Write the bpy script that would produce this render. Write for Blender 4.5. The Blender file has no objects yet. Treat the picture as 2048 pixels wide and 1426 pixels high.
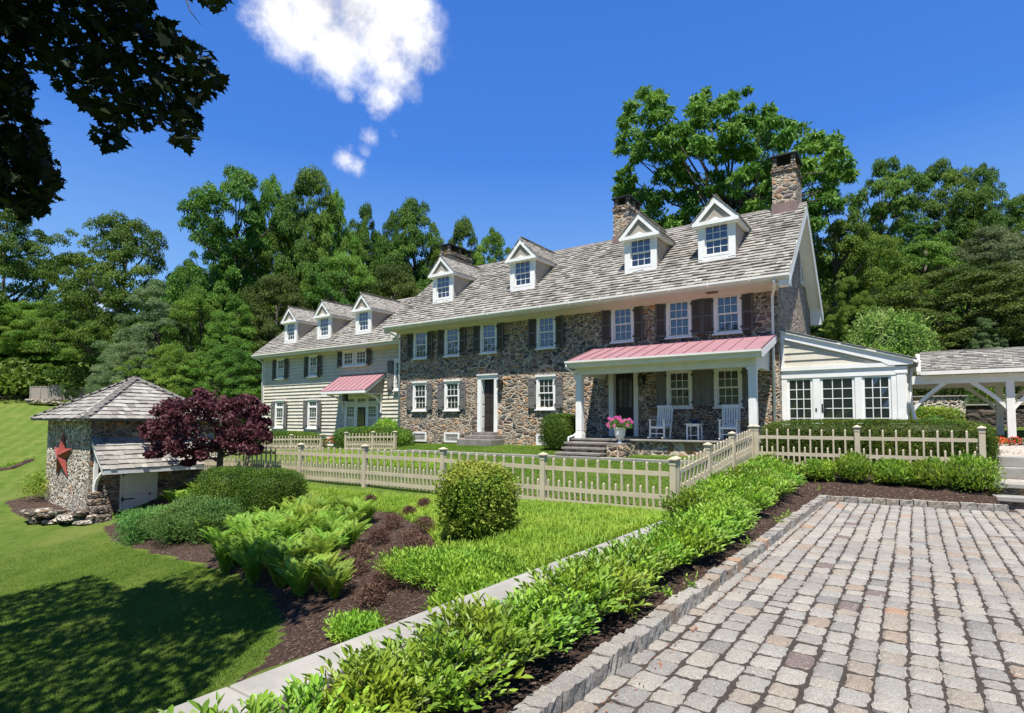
import bpy, math, random
import numpy as np
from mathutils import Vector, Matrix
R = math.radians
random.seed(7)
rng = np.random.default_rng(11)
S = bpy.context.scene

# ------------------------------------------------------------------ camera
# world axes: X runs along the house front, Y into its depth, courtyard at z = 0
FPX, CX, CY = 1146.94, 1024.0, 782.1
TH, YAW, RO, EZ = .0552813, .610088, .00434913, 1.6
fw = Vector((-math.sin(YAW)*math.cos(TH), math.cos(YAW)*math.cos(TH), math.sin(TH)))
r0 = Vector((math.cos(YAW), math.sin(YAW), 0)); u0 = r0.cross(fw)
rt = r0*math.cos(RO)+u0*math.sin(RO); up = -r0*math.sin(RO)+u0*math.cos(RO)
cam = bpy.data.cameras.new('camera'); co = bpy.data.objects.new('camera', cam)
S.collection.objects.link(co); S.camera = co
cam.sensor_width = 36; cam.lens = 36*FPX/2048; cam.shift_y = (CY-713)/2048
cam.clip_start = .05; cam.clip_end = 2000
co.matrix_world = Matrix(((rt.x, up.x, -fw.x, 0), (rt.y, up.y, -fw.y, 0), (rt.z, up.z, -fw.z, EZ), (0, 0, 0, 1)))

def ray(px, py): return fw+rt*((px-CX)/FPX)-up*((py-CY)/FPX)
def far(px, py, depth):
    d = ray(px, py); return Vector((d.x*depth, d.y*depth, EZ+d.z*depth))

# ------------------------------------------------------------------ light
SUN = Vector((.50, -1, 2.75)).normalized()
sel = math.asin(SUN.z); saz = math.atan2(SUN.x, SUN.y)
S.view_settings.view_transform = 'Standard'; S.view_settings.look = 'None'
S.view_settings.exposure = EXPOSURE = 0.85
S.view_settings.gamma = 1; S.view_settings.use_curve_mapping = False
sl = bpy.data.lights.new('sun', 'SUN'); sl.energy = 5.0; sl.angle = R(.5); sl.color = (1, .965, .90)
so = bpy.data.objects.new('sun', sl); S.collection.objects.link(so)
so.rotation_euler = (-SUN).to_track_quat('-Z', 'Y').to_euler(); so.location = (0, 0, 60)

W = bpy.data.worlds.new('World'); S.world = W; W.use_nodes = True
nt = W.node_tree; N = nt.nodes; L = nt.links; N.clear()
def nn(t, tree=None, **k):
    n = (tree or nt).nodes.new(t)
    for a, b in k.items(): setattr(n, a, b)
    return n
out = nn('ShaderNodeOutputWorld'); bg = nn('ShaderNodeBackground'); bg.inputs[1].default_value = .088
sky = nn('ShaderNodeTexSky'); sky.sky_type = 'NISHITA'; sky.sun_disc = False
sky.sun_elevation = sel; sky.sun_rotation = saz; sky.air_density = 1.0; sky.dust_density = .25; sky.ozone_density = 2.2
hs = nn('ShaderNodeHueSaturation'); hs.inputs['Saturation'].default_value = 1.32; hs.inputs['Value'].default_value = 1.0
hs.inputs['Hue'].default_value = .507
L.new(sky.outputs[0], hs.inputs['Color'])
# clouds: soft lumps around fixed sky directions, broken by noise of the direction
geo = nn('ShaderNodeTexCoord')
nrm = nn('ShaderNodeVectorMath', operation='NORMALIZE'); L.new(geo.outputs['Generated'], nrm.inputs[0])
noi = nn('ShaderNodeTexNoise'); noi.inputs['Scale'].default_value = 9; noi.inputs['Detail'].default_value = 9
noi.inputs['Roughness'].default_value = .68; L.new(nrm.outputs[0], noi.inputs['Vector'])
nf = nn('ShaderNodeTexNoise'); nf.inputs['Scale'].default_value = 30; nf.inputs['Detail'].default_value = 8
nf.inputs['Roughness'].default_value = .65; L.new(nrm.outputs[0], nf.inputs['Vector'])
acc = None
for px, py, rad, wgt in ((560, 10, .07, .95), (640, 20, .09, 1.1), (720, 10, .09, 1.1), (800, 10, .07, 1.0), (590, 60, .06, .9), (670, 75, .08, 1.05), (760, 70, .08, 1.1), (830, 80, .065, 1.0), (860, 110, .045, .85),
                         (790, 140, .06, .95), (770, 190, .045, .85), (820, 175, .035, .7), (740, 165, .035, .6), (690, 190, .02, .55), (895, 110, .03, .6),
                         (690, 320, .03, .74), (715, 333, .025, .7), (738, 275, .024, .66), (730, 300, .02, .6), (700, 300, .018, .5), (790, 270, .016, .45),
                         (730, 610, .05, .8), (640, 615, .05, .7), (160, 600, .035, .85), (200, 620, .04, .7), (515, 575, .03, .7)):
    d = ray(px, py).normalized()
    dt = nn('ShaderNodeVectorMath', operation='DISTANCE'); L.new(nrm.outputs[0], dt.inputs[0]); dt.inputs[1].default_value = d
    mr = nn('ShaderNodeMapRange', interpolation_type='SMOOTHSTEP'); L.new(dt.outputs['Value'], mr.inputs[0])
    mr.inputs[1].default_value = 0; mr.inputs[2].default_value = rad*1.35; mr.inputs[3].default_value = wgt; mr.inputs[4].default_value = 0
    if acc is None: acc = mr.outputs[0]
    else:
        ad = nn('ShaderNodeMath', operation='MAXIMUM'); L.new(acc, ad.inputs[0]); L.new(mr.outputs[0], ad.inputs[1]); acc = ad.outputs[0]
def wm(op, a, b):
    m = nn('ShaderNodeMath', operation=op)
    for i, v in enumerate((a, b)):
        if isinstance(v, (int, float)): m.inputs[i].default_value = v
        else: L.new(v, m.inputs[i])
    return m.outputs[0]
nsum = wm('ADD', wm('MULTIPLY', noi.outputs[0], 1.7), wm('MULTIPLY', nf.outputs[0], .5))
den = wm('ADD', acc, wm('SUBTRACT', nsum, 1.47))
cm = nn('ShaderNodeMapRange', interpolation_type='SMOOTHSTEP'); L.new(den, cm.inputs[0])
cm.inputs[1].default_value = -.06; cm.inputs[2].default_value = .78
pos = nn('ShaderNodeMapRange'); L.new(acc, pos.inputs[0]); pos.inputs[1].default_value = 0; pos.inputs[2].default_value = .25
cov = wm('MULTIPLY', cm.outputs[0], pos.outputs[0])
shade = nn('ShaderNodeMapRange'); L.new(noi.outputs[0], shade.inputs[0]); shade.inputs[1].default_value = .38; shade.inputs[2].default_value = .58
shade.inputs[3].default_value = 4.9; shade.inputs[4].default_value = 7.4
cc = nn('ShaderNodeCombineColor'); L.new(shade.outputs[0], cc.inputs[0]); L.new(shade.outputs[0], cc.inputs[1])
L.new(wm('MULTIPLY', shade.outputs[0], 1.04), cc.inputs[2])
# deep clear summer blue, a touch paler toward the horizon, blended with the physical sky
sz_ = nn('ShaderNodeSeparateXYZ'); L.new(nrm.outputs[0], sz_.inputs[0])
gr = nn('ShaderNodeValToRGB'); ge_ = gr.color_ramp.elements
for i_, (q_, c_) in enumerate(((0., (.36, .61, .95)), (.18, (.24, .49, .92)), (.42, (.07, .24, .77)), (1., (.025, .11, .50)))):
    if i_ > 1: ge_.new(.5)
for i_, (q_, c_) in enumerate(((0., (.36, .61, .95)), (.18, (.24, .49, .92)), (.42, (.07, .24, .77)), (1., (.025, .11, .50)))):
    ge_[i_].position = q_; ge_[i_].color = (*c_, 1)
L.new(sz_.outputs[2], gr.inputs[0])
gm = nn('ShaderNodeVectorMath', operation='SCALE'); L.new(gr.outputs[0], gm.inputs[0]); gm.inputs['Scale'].default_value = 6.6
sm = nn('ShaderNodeMix', data_type='RGBA'); sm.inputs[0].default_value = .92; L.new(hs.outputs[0], sm.inputs[6]); L.new(gm.outputs[0], sm.inputs[7])
mx = nn('ShaderNodeMix', data_type='RGBA'); L.new(cov, mx.inputs[0]); L.new(sm.outputs[2], mx.inputs[6]); L.new(cc.outputs[0], mx.inputs[7])
L.new(mx.outputs[2], bg.inputs[0]); L.new(bg.outputs[0], out.inputs[0])

# ------------------------------------------------------------------ mesh helpers
def link(o, parent=None, loc=None):
    S.collection.objects.link(o)
    if parent is not None: o.parent = parent
    if loc is not None: o.location = loc
    return o
def tag(o, label=None, cat=None, group=None, kind=None):
    if label: o['label'] = label
    if cat: o['category'] = cat
    if group: o['group'] = group
    if kind: o['kind'] = kind
    return o
def thing(name, label, cat, loc=(0, 0, 0), rz=0, group=None):
    o = bpy.data.objects.new(name, None); o.empty_display_size = .2
    link(o, None, loc); o.rotation_euler = (0, 0, rz)
    return tag(o, label, cat, group)
def npmesh(name, verts, faces, mat, smooth=False):
    """verts (V,3), faces (F,k) arrays -> mesh, quickly"""
    verts = np.asarray(verts, dtype=np.float32); faces = np.asarray(faces, dtype=np.int32)
    me = bpy.data.meshes.new(name); nfc, k = faces.shape
    me.vertices.add(len(verts)); me.vertices.foreach_set('co', verts.ravel())
    me.loops.add(nfc*k); me.loops.foreach_set('vertex_index', faces.ravel())
    me.polygons.add(nfc); me.polygons.foreach_set('loop_start', np.arange(nfc, dtype=np.int32)*k)
    me.polygons.foreach_set('use_smooth', np.full(nfc, smooth))
    me.update(calc_edges=True)
    if mat: me.materials.append(mat)
    return me
def npobj(name, verts, faces, mat, parent=None, loc=None, smooth=False):
    return link(bpy.data.objects.new(name, npmesh(name, verts, faces, mat, smooth)), parent, loc)
def inst(me, name, parent=None, loc=(0, 0, 0), rz=0, scale=None):
    o = bpy.data.objects.new(name, me); link(o, parent, loc); o.rotation_euler = (0, 0, rz)
    if scale: o.scale = scale
    return o
class MB:
    def __init__(s): s.v = []; s.f = []; s.mi = []; s.m = 0
    def add(s, vs, fs):
        b = len(s.v); s.v += [tuple(v) for v in vs]
        for f in fs: s.f.append(tuple(b+i for i in f)); s.mi.append(s.m)
    def box(s, x0, x1, y0, y1, z0, z1, M=None):
        vs = [(x, y, z) for x in (x0, x1) for y in (y0, y1) for z in (z0, z1)]
        if M is not None: vs = [M @ Vector(v) for v in vs]
        s.add(vs, [(0, 1, 3, 2), (4, 6, 7, 5), (0, 4, 5, 1), (2, 3, 7, 6), (0, 2, 6, 4), (1, 5, 7, 3)])
        return s
    def prism(s, poly, axis, a, b):
        """extrude a 2D polygon along axis; poly in the other two axes in order (x: (y,z), y: (x,z), z: (x,y))"""
        n = len(poly)
        def p(q, t): return (t, q[0], q[1]) if axis == 'x' else (q[0], t, q[1]) if axis == 'y' else (q[0], q[1], t)
        s.add([p(q, a) for q in poly]+[p(q, b) for q in poly],
              [tuple(range(n))[::-1], tuple(range(n, 2*n))]+[(i, (i+1) % n, n+(i+1) % n, n+i) for i in range(n)])
        return s
    def tube(s, pts, rad, n=8, cap=True):
        pts = [Vector(p) for p in pts]; rs = rad if isinstance(rad, (list, tuple)) else [rad]*len(pts)
        b = len(s.v); ref = None
        for i, p in enumerate(pts):
            t = (pts[min(i+1, len(pts)-1)]-pts[max(i-1, 0)])
            if t.length < 1e-9: t = Vector((0, 0, 1))
            t.normalize()
            if ref is None: ref = t.orthogonal().normalized()
            ref = (ref-t*ref.dot(t))
            if ref.length < 1e-6: ref = t.orthogonal()
            ref.normalize(); q = t.cross(ref)
            for k in range(n):
                a = 2*math.pi*k/n; s.v.append(tuple(p+(ref*math.cos(a)+q*math.sin(a))*rs[i]))
        for i in range(len(pts)-1):
            for k in range(n):
                s.f.append((b+i*n+k, b+i*n+(k+1) % n, b+(i+1)*n+(k+1) % n, b+(i+1)*n+k)); s.mi.append(s.m)
        if cap:
            s.f.append(tuple(b+k for k in range(n))[::-1]); s.mi.append(s.m)
            e = b+(len(pts)-1)*n; s.f.append(tuple(e+k for k in range(n))); s.mi.append(s.m)
        return s
    def lathe(s, prof, c=(0, 0, 0), n=20):
        b = len(s.v)
        for r, z in prof:
            for k in range(n):
                a = 2*math.pi*k/n; s.v.append((c[0]+r*math.cos(a), c[1]+r*math.sin(a), c[2]+z))
        for i in range(len(prof)-1):
            for k in range(n):
                s.f.append((b+i*n+k, b+i*n+(k+1) % n, b+(i+1)*n+(k+1) % n, b+(i+1)*n+k)); s.mi.append(s.m)
        return s
    def mesh(s, name, mats, smooth=False, bevel=0):
        me = bpy.data.meshes.new(name); me.from_pydata(s.v, [], s.f)
        for m in (mats if isinstance(mats, (list, tuple)) else [mats]): me.materials.append(m)
        if len(me.materials) > 1: me.polygons.foreach_set('material_index', s.mi)
        if smooth: me.polygons.foreach_set('use_smooth', [True]*len(me.polygons))
        me.update(); return me
    def obj(s, name, mats, parent=None, loc=None, smooth=False, bevel=0):
        o = link(bpy.data.objects.new(name, s.mesh(name, mats, smooth)), parent, loc)
        if bevel:
            m = o.modifiers.new('bevel', 'BEVEL'); m.width = bevel; m.segments = 2; m.limit_method = 'ANGLE'
        return o

# ------------------------------------------------------------------ materials
def M_(name):
    m = bpy.data.materials.new(name); m.use_nodes = True
    t = m.node_tree; t.nodes.clear(); o = t.nodes.new('ShaderNodeOutputMaterial')
    p = t.nodes.new('ShaderNodeBsdfPrincipled'); t.links.new(p.outputs[0], o.inputs[0]); return m, t, p, o
def ramp(t, src, stops, interp='LINEAR'):
    r = t.nodes.new('ShaderNodeValToRGB'); r.color_ramp.interpolation = interp
    e = r.color_ramp.elements
    while len(e) > len(stops): e.remove(e[-1])
    while len(e) < len(stops): e.new(.5)
    for i, (p, c) in enumerate(stops): e[i].position = p; e[i].color = (*c, 1)
    t.links.new(src, r.inputs[0]); return r.outputs[0]
def noise(t, vec, scale, detail=4, rough=.55):
    n = t.nodes.new('ShaderNodeTexNoise'); n.inputs['Scale'].default_value = scale; n.inputs['Detail'].default_value = detail
    n.inputs['Roughness'].default_value = rough
    if vec is not None: t.links.new(vec, n.inputs['Vector'])
    return n.outputs[0]
def mixc(t, fac, a, b, blend='MIX'):
    m = t.nodes.new('ShaderNodeMix'); m.data_type = 'RGBA'; m.blend_type = blend
    for i, v in ((0, fac), (6, a), (7, b)):
        if isinstance(v, (int, float)): m.inputs[i].default_value = v
        elif isinstance(v, tuple): m.inputs[i].default_value = (*v, 1)
        else: t.links.new(v, m.inputs[i])
    return m.outputs[2]
def math_(t, op, a, b=0.):
    m = t.nodes.new('ShaderNodeMath'); m.operation = op
    for i, v in enumerate((a, b)):
        if isinstance(v, (int, float)): m.inputs[i].default_value = v
        else: t.links.new(v, m.inputs[i])
    return m.outputs[0]
def maprange(t, v, a, b, c=0., d=1., smooth=False):
    m = t.nodes.new('ShaderNodeMapRange')
    if smooth: m.interpolation_type = 'SMOOTHSTEP'
    t.links.new(v, m.inputs[0])
    for i, x in enumerate((a, b, c, d)): m.inputs[i+1].default_value = x
    return m.outputs[0]
def wpos(t):
    return t.nodes.new('ShaderNodeNewGeometry').outputs['Position']
def mapping(t, vec, sc=(1, 1, 1), rot=(0, 0, 0)):
    m = t.nodes.new('ShaderNodeMapping'); t.links.new(vec, m.inputs[0]); m.inputs['Scale'].default_value = sc; m.inputs['Rotation'].default_value = rot
    return m.outputs[0]
def bump(t, p, h, strength, dist, prev=None):
    b = t.nodes.new('ShaderNodeBump'); b.inputs['Strength'].default_value = strength; b.inputs['Distance'].default_value = dist
    t.links.new(h, b.inputs['Height'])
    if prev is not None: t.links.new(prev, b.inputs['Normal'])
    t.links.new(b.outputs[0], p.inputs['Normal']); return b.outputs[0]
def island(t): return t.nodes.new('ShaderNodeNewGeometry').outputs['Random Per Island']

def paint(name, col, rough=.5, var=.06, bumpy=.15, dirt=None, spec=.4):
    m, t, p, o = M_(name); pos = wpos(t)
    n = noise(t, pos, 3, 5); n2 = noise(t, pos, 60, 3)
    c = mixc(t, maprange(t, n, .35, .65), tuple(x*(1-var) for x in col), tuple(min(1, x*(1+var)) for x in col))
    if dirt:
        sp = noise(t, mapping(t, pos, (6, 6, 1.2)), 2.2, 6, .7); c = mixc(t, maprange(t, sp, .56, .8, 0, .55), c, dirt)
    t.links.new(c, p.inputs['Base Color']); p.inputs['Roughness'].default_value = rough; p.inputs['Specular IOR Level'].default_value = spec
    bump(t, p, n2, bumpy, .002); return m

def stone_mat(name, scale, palette, mortar, wide=1.5, relief=1.0, mw=.06, facing='y'):
    """irregular fieldstones with pale pointing; cells wider than tall"""
    m, t, p, o = M_(name); pos = wpos(t)
    g = t.nodes.new('ShaderNodeNewGeometry')
    dn = t.nodes.new('ShaderNodeTexNoise'); dn.inputs['Scale'].default_value = 3.2; dn.inputs['Detail'].default_value = 3; t.links.new(pos, dn.inputs['Vector'])
    vm = t.nodes.new('ShaderNodeVectorMath'); vm.operation = 'MULTIPLY_ADD'; t.links.new(dn.outputs['Color'], vm.inputs[0])
    vm.inputs[1].default_value = (.34, .34, .22); t.links.new(pos, vm.inputs[2])
    mp = mapping(t, vm.outputs[0], (scale, scale, scale*wide))
    def vor(feature, vec, sc=1.0):
        v = t.nodes.new('ShaderNodeTexVoronoi'); v.feature = feature; v.inputs['Scale'].default_value = sc
        v.inputs['Randomness'].default_value = .92; t.links.new(vec, v.inputs['Vector']); return v
    v1 = vor('F1', mp); ve = vor('DISTANCE_TO_EDGE', mp)
    v1b = vor('F1', mp, 1.9); veb = vor('DISTANCE_TO_EDGE', mp, 1.9)
    sel_ = maprange(t, noise(t, pos, .9, 2), .5, .52)          # zones of smaller stones
    edge = math_(t, 'ADD', math_(t, 'MULTIPLY', ve.outputs['Distance'], math_(t, 'SUBTRACT', 1., sel_)), math_(t, 'MULTIPLY', math_(t, 'MULTIPLY', veb.outputs['Distance'], .8), sel_))
    ccol = mixc(t, sel_, v1.outputs['Color'], v1b.outputs['Color'])
    sx = t.nodes.new('ShaderNodeSeparateColor'); t.links.new(ccol, sx.inputs[0])
    n = len(palette); base = ramp(t, sx.outputs[0], [(i/n, c) for i, c in enumerate(palette)], 'CONSTANT')
    bri = maprange(t, sx.outputs[1], 0, 1, .62, 1.32)
    mul = t.nodes.new('ShaderNodeVectorMath'); mul.operation = 'SCALE'; t.links.new(base, mul.inputs[0]); t.links.new(bri, mul.inputs['Scale'])
    grain = noise(t, pos, 22, 7, .7); grain2 = noise(t, pos, 6, 4, .6)
    c = mixc(t, maprange(t, grain, .3, .7), mixc(t, .45, mul.outputs[0], (.03, .03, .03)), mul.outputs[0])
    c = mixc(t, maprange(t, grain2, .5, .8, 0, .35), c, (.33, .22, .13))
    en = math_(t, 'ADD', edge, math_(t, 'MULTIPLY', math_(t, 'SUBTRACT', noise(t, pos, 14, 4, .6), .5), .09))
    mask = maprange(t, en, mw*.55, mw*1.25, 0, 1, True)
    mcol = mixc(t, maprange(t, grain2, .35, .7), mortar, tuple(x*.74 for x in mortar))
    c = mixc(t, mask, mcol, c)
    t.links.new(c, p.inputs['Base Color']); p.inputs['Roughness'].default_value = .86; p.inputs['Specular IOR Level'].default_value = .25
    h = math_(t, 'ADD', math_(t, 'MULTIPLY', maprange(t, en, 0, .28, 0, 1, True), 1.), math_(t, 'MULTIPLY', grain, .35))
    h = math_(t, 'ADD', h, math_(t, 'MULTIPLY', sx.outputs[2], .35))
    bump(t, p, h, .9*relief, .045); return m

MORT = (.58, .49, .37)
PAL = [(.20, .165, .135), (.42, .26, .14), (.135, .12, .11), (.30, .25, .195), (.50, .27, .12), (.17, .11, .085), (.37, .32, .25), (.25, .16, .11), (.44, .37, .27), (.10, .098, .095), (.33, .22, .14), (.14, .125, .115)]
m_stone = stone_mat('fieldstone', 2.9, PAL, MORT, 2.1, 1.2, .062)
PAL2 = [(.40, .33, .24), (.42, .24, .12), (.22, .18, .14), (.50, .44, .34), (.15, .12, .10), (.36, .28, .19), (.50, .32, .17), (.27, .24, .20)]
m_stone_pale = stone_mat('whitewashed_fieldstone', 5.6, PAL2, (.74, .68, .57), 1.35, 1.5, .10)
m_stone_gable = stone_mat('gable_fieldstone', 4.2, [(.30, .24, .18), (.22, .17, .13), (.36, .29, .22), (.17, .14, .12), (.40, .33, .26)], (.52, .44, .35), 1.3, 1.3, .08)
m_stone_dark = stone_mat('spring_stone', 3.4, PAL, (.36, .31, .25), 2.0, 1.1, .06)
m_stone_shaded = stone_mat('shaded_wall_stone', 2.6, [(.06, .05, .045), (.09, .075, .06), (.045, .04, .04), (.11, .09, .07)], (.07, .06, .05), 1.8, 1.0, .05)  # palette cut down to paint in the shade beneath the walkway
m_rock = stone_mat('rock', 3.6, [(.22, .18, .14), (.42, .34, .25), (.12, .11, .10), (.36, .24, .14), (.5, .44, .36)], (.06, .05, .045), 2.0, 1.4, .05)

m_white = paint('white_trim', (.76, .745, .70), .45, .05, dirt=(.62, .59, .52))
m_white_dull = paint('white_weathered_trim', (.70, .67, .60), .5, .05, dirt=(.48, .43, .35))
m_soffit = paint('soffit_paint', (.60, .55, .46), .55, .05)
m_cream = paint('clapboard_paint', (.53, .485, .385), .55, .09, .3, dirt=(.43, .38, .29))
m_taupe = paint('dormer_siding', (.36, .31, .25), .6, .06)
m_shutter = paint('shutter_paint', (.098, .088, .078), .45, .12)
m_shutter2 = paint('panel_shutter_paint', (.15, .14, .128), .45, .1)
m_fence = paint('fence_paint', (.46, .395, .275), .6, .09, .35, dirt=(.33, .28, .2))
m_fcap = paint('fence_cap_paint', (.20, .18, .14), .6, .1)
m_pink = paint('standing_seam_metal', (.32, .17, .18), .42, .06, .05, dirt=(.24, .14, .14))
m_dark = paint('dark_metal', (.02, .02, .022), .4, .1)
m_door = paint('darkened_brown_door', (.028, .02, .016), .5, .15)  # brown darkened so the recessed front door reads as a shaded opening
m_bargeside = m_white
m_concrete = paint('concrete', (.265, .25, .215), .85, .14, .8, dirt=(.17, .16, .135))
m_slab = paint('bluestone', (.27, .255, .22), .8, .14, .6, dirt=(.17, .155, .135))
m_darkslab = paint('slate_tread', (.20, .18, .155), .8, .2, .7, dirt=(.12, .10, .09))
m_red = paint('star_paint', (.26, .052, .036), .5, .12, .3, dirt=(.22, .06, .04))
m_copper = paint('flashing', (.20, .135, .115), .5, .1)
m_bowl = paint('glazed_bowl', (.02, .03, .09), .15, .1)
m_greyfence = paint('weathered_fence', (.30, .26, .22), .8, .1)
m_mulch_dark = None

def glass_mat():
    m, t, p, o = M_('window_glass')
    p.inputs['Base Color'].default_value = (.006, .007, .009, 1); p.inputs['Roughness'].default_value = .35
    g = t.nodes.new('ShaderNodeBsdfGlossy'); g.inputs['Roughness'].default_value = .015; g.inputs['Color'].default_value = (.9, .93, 1, 1)
    lw = t.nodes.new('ShaderNodeLayerWeight'); lw.inputs[0].default_value = .35
    mr = maprange(t, lw.outputs['Fresnel'], 0, 1, .085, .8)
    nz = noise(t, wpos(t), 1.6, 2); bm = t.nodes.new('ShaderNodeBump'); bm.inputs['Strength'].default_value = .25; bm.inputs['Distance'].default_value = .02
    t.links.new(nz, bm.inputs['Height']); t.links.new(bm.outputs[0], g.inputs['Normal'])
    ms = t.nodes.new('ShaderNodeMixShader'); t.links.new(mr, ms.inputs[0]); t.links.new(p.outputs[0], ms.inputs[1]); t.links.new(g.outputs[0], ms.inputs[2])
    t.links.new(ms.outputs[0], o.inputs[0]); return m
m_glass = glass_mat()

def shingle_mat(name, cols, dark):
    m, t, p, o = M_(name); pos = wpos(t); r = island(t)
    base = ramp(t, r, [(0, cols[0]), (.3, cols[1]), (.55, cols[2]), (.8, cols[3]), (1, cols[4])])
    st = noise(t, mapping(t, pos, (16, 3, 3)), 3, 5, .7)
    c = mixc(t, maprange(t, st, .42, .7, 0, .5), base, dark)
    bl = noise(t, pos, .7, 4, .6); c = mixc(t, maprange(t, bl, .5, .72, 0, .45), c, dark)
    t.links.new(c, p.inputs['Base Color']); p.inputs['Roughness'].default_value = .85; p.inputs['Specular IOR Level'].default_value = .2
    bump(t, p, st, .5, .006); return m
m_shingle = shingle_mat('cedar_shingle', [(.17, .155, .135), (.29, .27, .235), (.335, .315, .275), (.38, .36, .315), (.24, .22, .19)], (.085, .075, .066))
m_shingle_dk = shingle_mat('hip_cap_shingle', [(.12, .11, .10), (.18, .165, .15), (.2, .18, .16), (.15, .13, .12), (.22, .2, .18)], (.06, .055, .05))

def ground_mat(name, cols, scale, extra=None, b=.5, bd=.02):
    m, t, p, o = M_(name); pos = wpos(t)
    n = noise(t, pos, scale, 8, .7); n2 = noise(t, pos, scale*.07, 4, .6); n3 = noise(t, pos, scale*6, 3, .6)
    c = ramp(t, n, [(.3, cols[0]), (.5, cols[1]), (.7, cols[2])])
    c = mixc(t, maprange(t, n2, .35, .68, 0, .6), c, cols[3])
    if extra: c = extra(t, pos, c)
    t.links.new(c, p.inputs['Base Color']); p.inputs['Roughness'].default_value = .95; p.inputs['Specular IOR Level'].default_value = .1
    h = math_(t, 'ADD', n, math_(t, 'MULTIPLY', n3, .5)); bump(t, p, h, b, bd); return m
def stripes(t, pos, c):
    w = t.nodes.new('ShaderNodeTexWave'); w.wave_type = 'BANDS'; w.bands_direction = 'Y'; w.inputs['Scale'].default_value = .34
    w.inputs['Distortion'].default_value = 2.2; w.inputs['Detail'].default_value = 3; w.inputs['Detail Scale'].default_value = .6
    t.links.new(mapping(t, pos, (1, 1, 1), (0, 0, R(24))), w.inputs['Vector'])
    s = t.nodes.new('ShaderNodeSeparateXYZ'); t.links.new(pos, s.inputs[0]); out_ = maprange(t, s.outputs[0], -19, -27, 0, 1)
    st = mixc(t, math_(t, 'MULTIPLY', maprange(t, w.outputs['Fac'], .35, .65, 0, .6, True), out_), c, (.15, .19, .04))
    pt = noise(t, pos, .5, 5, .65); p2 = noise(t, pos, 3.5, 5, .7)
    st = mixc(t, maprange(t, p2, .40, .62, 0, .75), st, (.055, .10, .014))
    return mixc(t, maprange(t, pt, .50, .68, 0, .5), st, (.18, .19, .05))
m_lawn = ground_mat('lawn', [(.050, .090, .012), (.100, .150, .022), (.145, .19, .034), (.105, .155, .024)], 55, stripes, .9, .03)
def chips(t, pos, c):
    v = t.nodes.new('ShaderNodeTexVoronoi'); v.inputs['Scale'].default_value = 60; t.links.new(mapping(t, pos, (1, .5, 1), (0, 0, .6)), v.inputs['Vector'])
    s = t.nodes.new('ShaderNodeSeparateColor'); t.links.new(v.outputs['Color'], s.inputs[0])
    c = mixc(t, maprange(t, s.outputs[0], .62, .95, 0, .6), c, (.15, .10, .07))
    return mixc(t, maprange(t, s.outputs[1], .93, .97, 0, .6), c, (.36, .29, .22))
m_mulch = ground_mat('bark_mulch', [(.018, .011, .008), (.055, .034, .026), (.10, .066, .05), (.07, .045, .035)], 45, chips, 1., .035)
m_soil = ground_mat('paver_joint_soil', [(.03, .024, .02), (.055, .045, .038), (.09, .075, .06), (.045, .037, .03)], 40)
def gr_x(t, pos, c):
    v = t.nodes.new('ShaderNodeTexVoronoi'); v.inputs['Scale'].default_value = 45; t.links.new(pos, v.inputs['Vector'])
    s = t.nodes.new('ShaderNodeSeparateColor'); t.links.new(v.outputs['Color'], s.inputs[0])
    return mixc(t, .8, c, ramp(t, s.outputs[0], [(0, (.20, .16, .13)), (.3, (.42, .37, .31)), (.7, (.55, .50, .44)), (1, (.3, .2, .15))]))
m_gravel = ground_mat('pea_gravel', [(.2, .17, .14), (.38, .33, .28), (.5, .45, .4), (.4, .35, .3)], 30, gr_x, 1., .02)
m_wild = ground_mat('woodland_floor', [(.015, .03, .008), (.035, .06, .015), (.06, .09, .02), (.04, .06, .02)], 3, None, .8, .2)

def granite_mat():
    m, t, p, o = M_('granite_sett'); pos = wpos(t); r = island(t)
    base = ramp(t, r, [(0, (.265, .243, .207)), (.14, (.305, .283, .238)), (.26, (.285, .24, .185)), (.36, (.33, .304, .254)), (.50, (.235, .22, .195)), (.62, (.32, .288, .235)), (.74, (.275, .21, .152)), (.80, (.29, .272, .236)), (.91, (.185, .175, .158)), (.945, (.34, .205, .115)), (.958, (.14, .10, .085)), (.968, (.275, .258, .222))], 'CONSTANT')
    sp = noise(t, pos, 105, 4, .85); sp2 = noise(t, pos, 14, 5, .65); sp3 = noise(t, pos, 60, 3, .7)
    c = mixc(t, maprange(t, sp, .38, .52, .8, 0), base, (.10, .095, .09))
    c = mixc(t, maprange(t, sp3, .54, .7, 0, .6), c, (.46, .43, .37))
    c = mixc(t, maprange(t, sp2, .52, .72, 0, .5), c, (.27, .20, .14))
    bl = noise(t, pos, .8, 3, .6); c = mixc(t, maprange(t, bl, .45, .7, 0, .3), c, (.12, .11, .10))
    t.links.new(c, p.inputs['Base Color']); p.inputs['Roughness'].default_value = .8; p.inputs['Specular IOR Level'].default_value = .3
    h = math_(t, 'ADD', math_(t, 'MULTIPLY', noise(t, pos, 25, 8, .7), 1.), math_(t, 'MULTIPLY', sp3, .3)); bump(t, p, h, .8, .02); return m
m_granite = granite_mat()
m_kerb = m_granite

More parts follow.
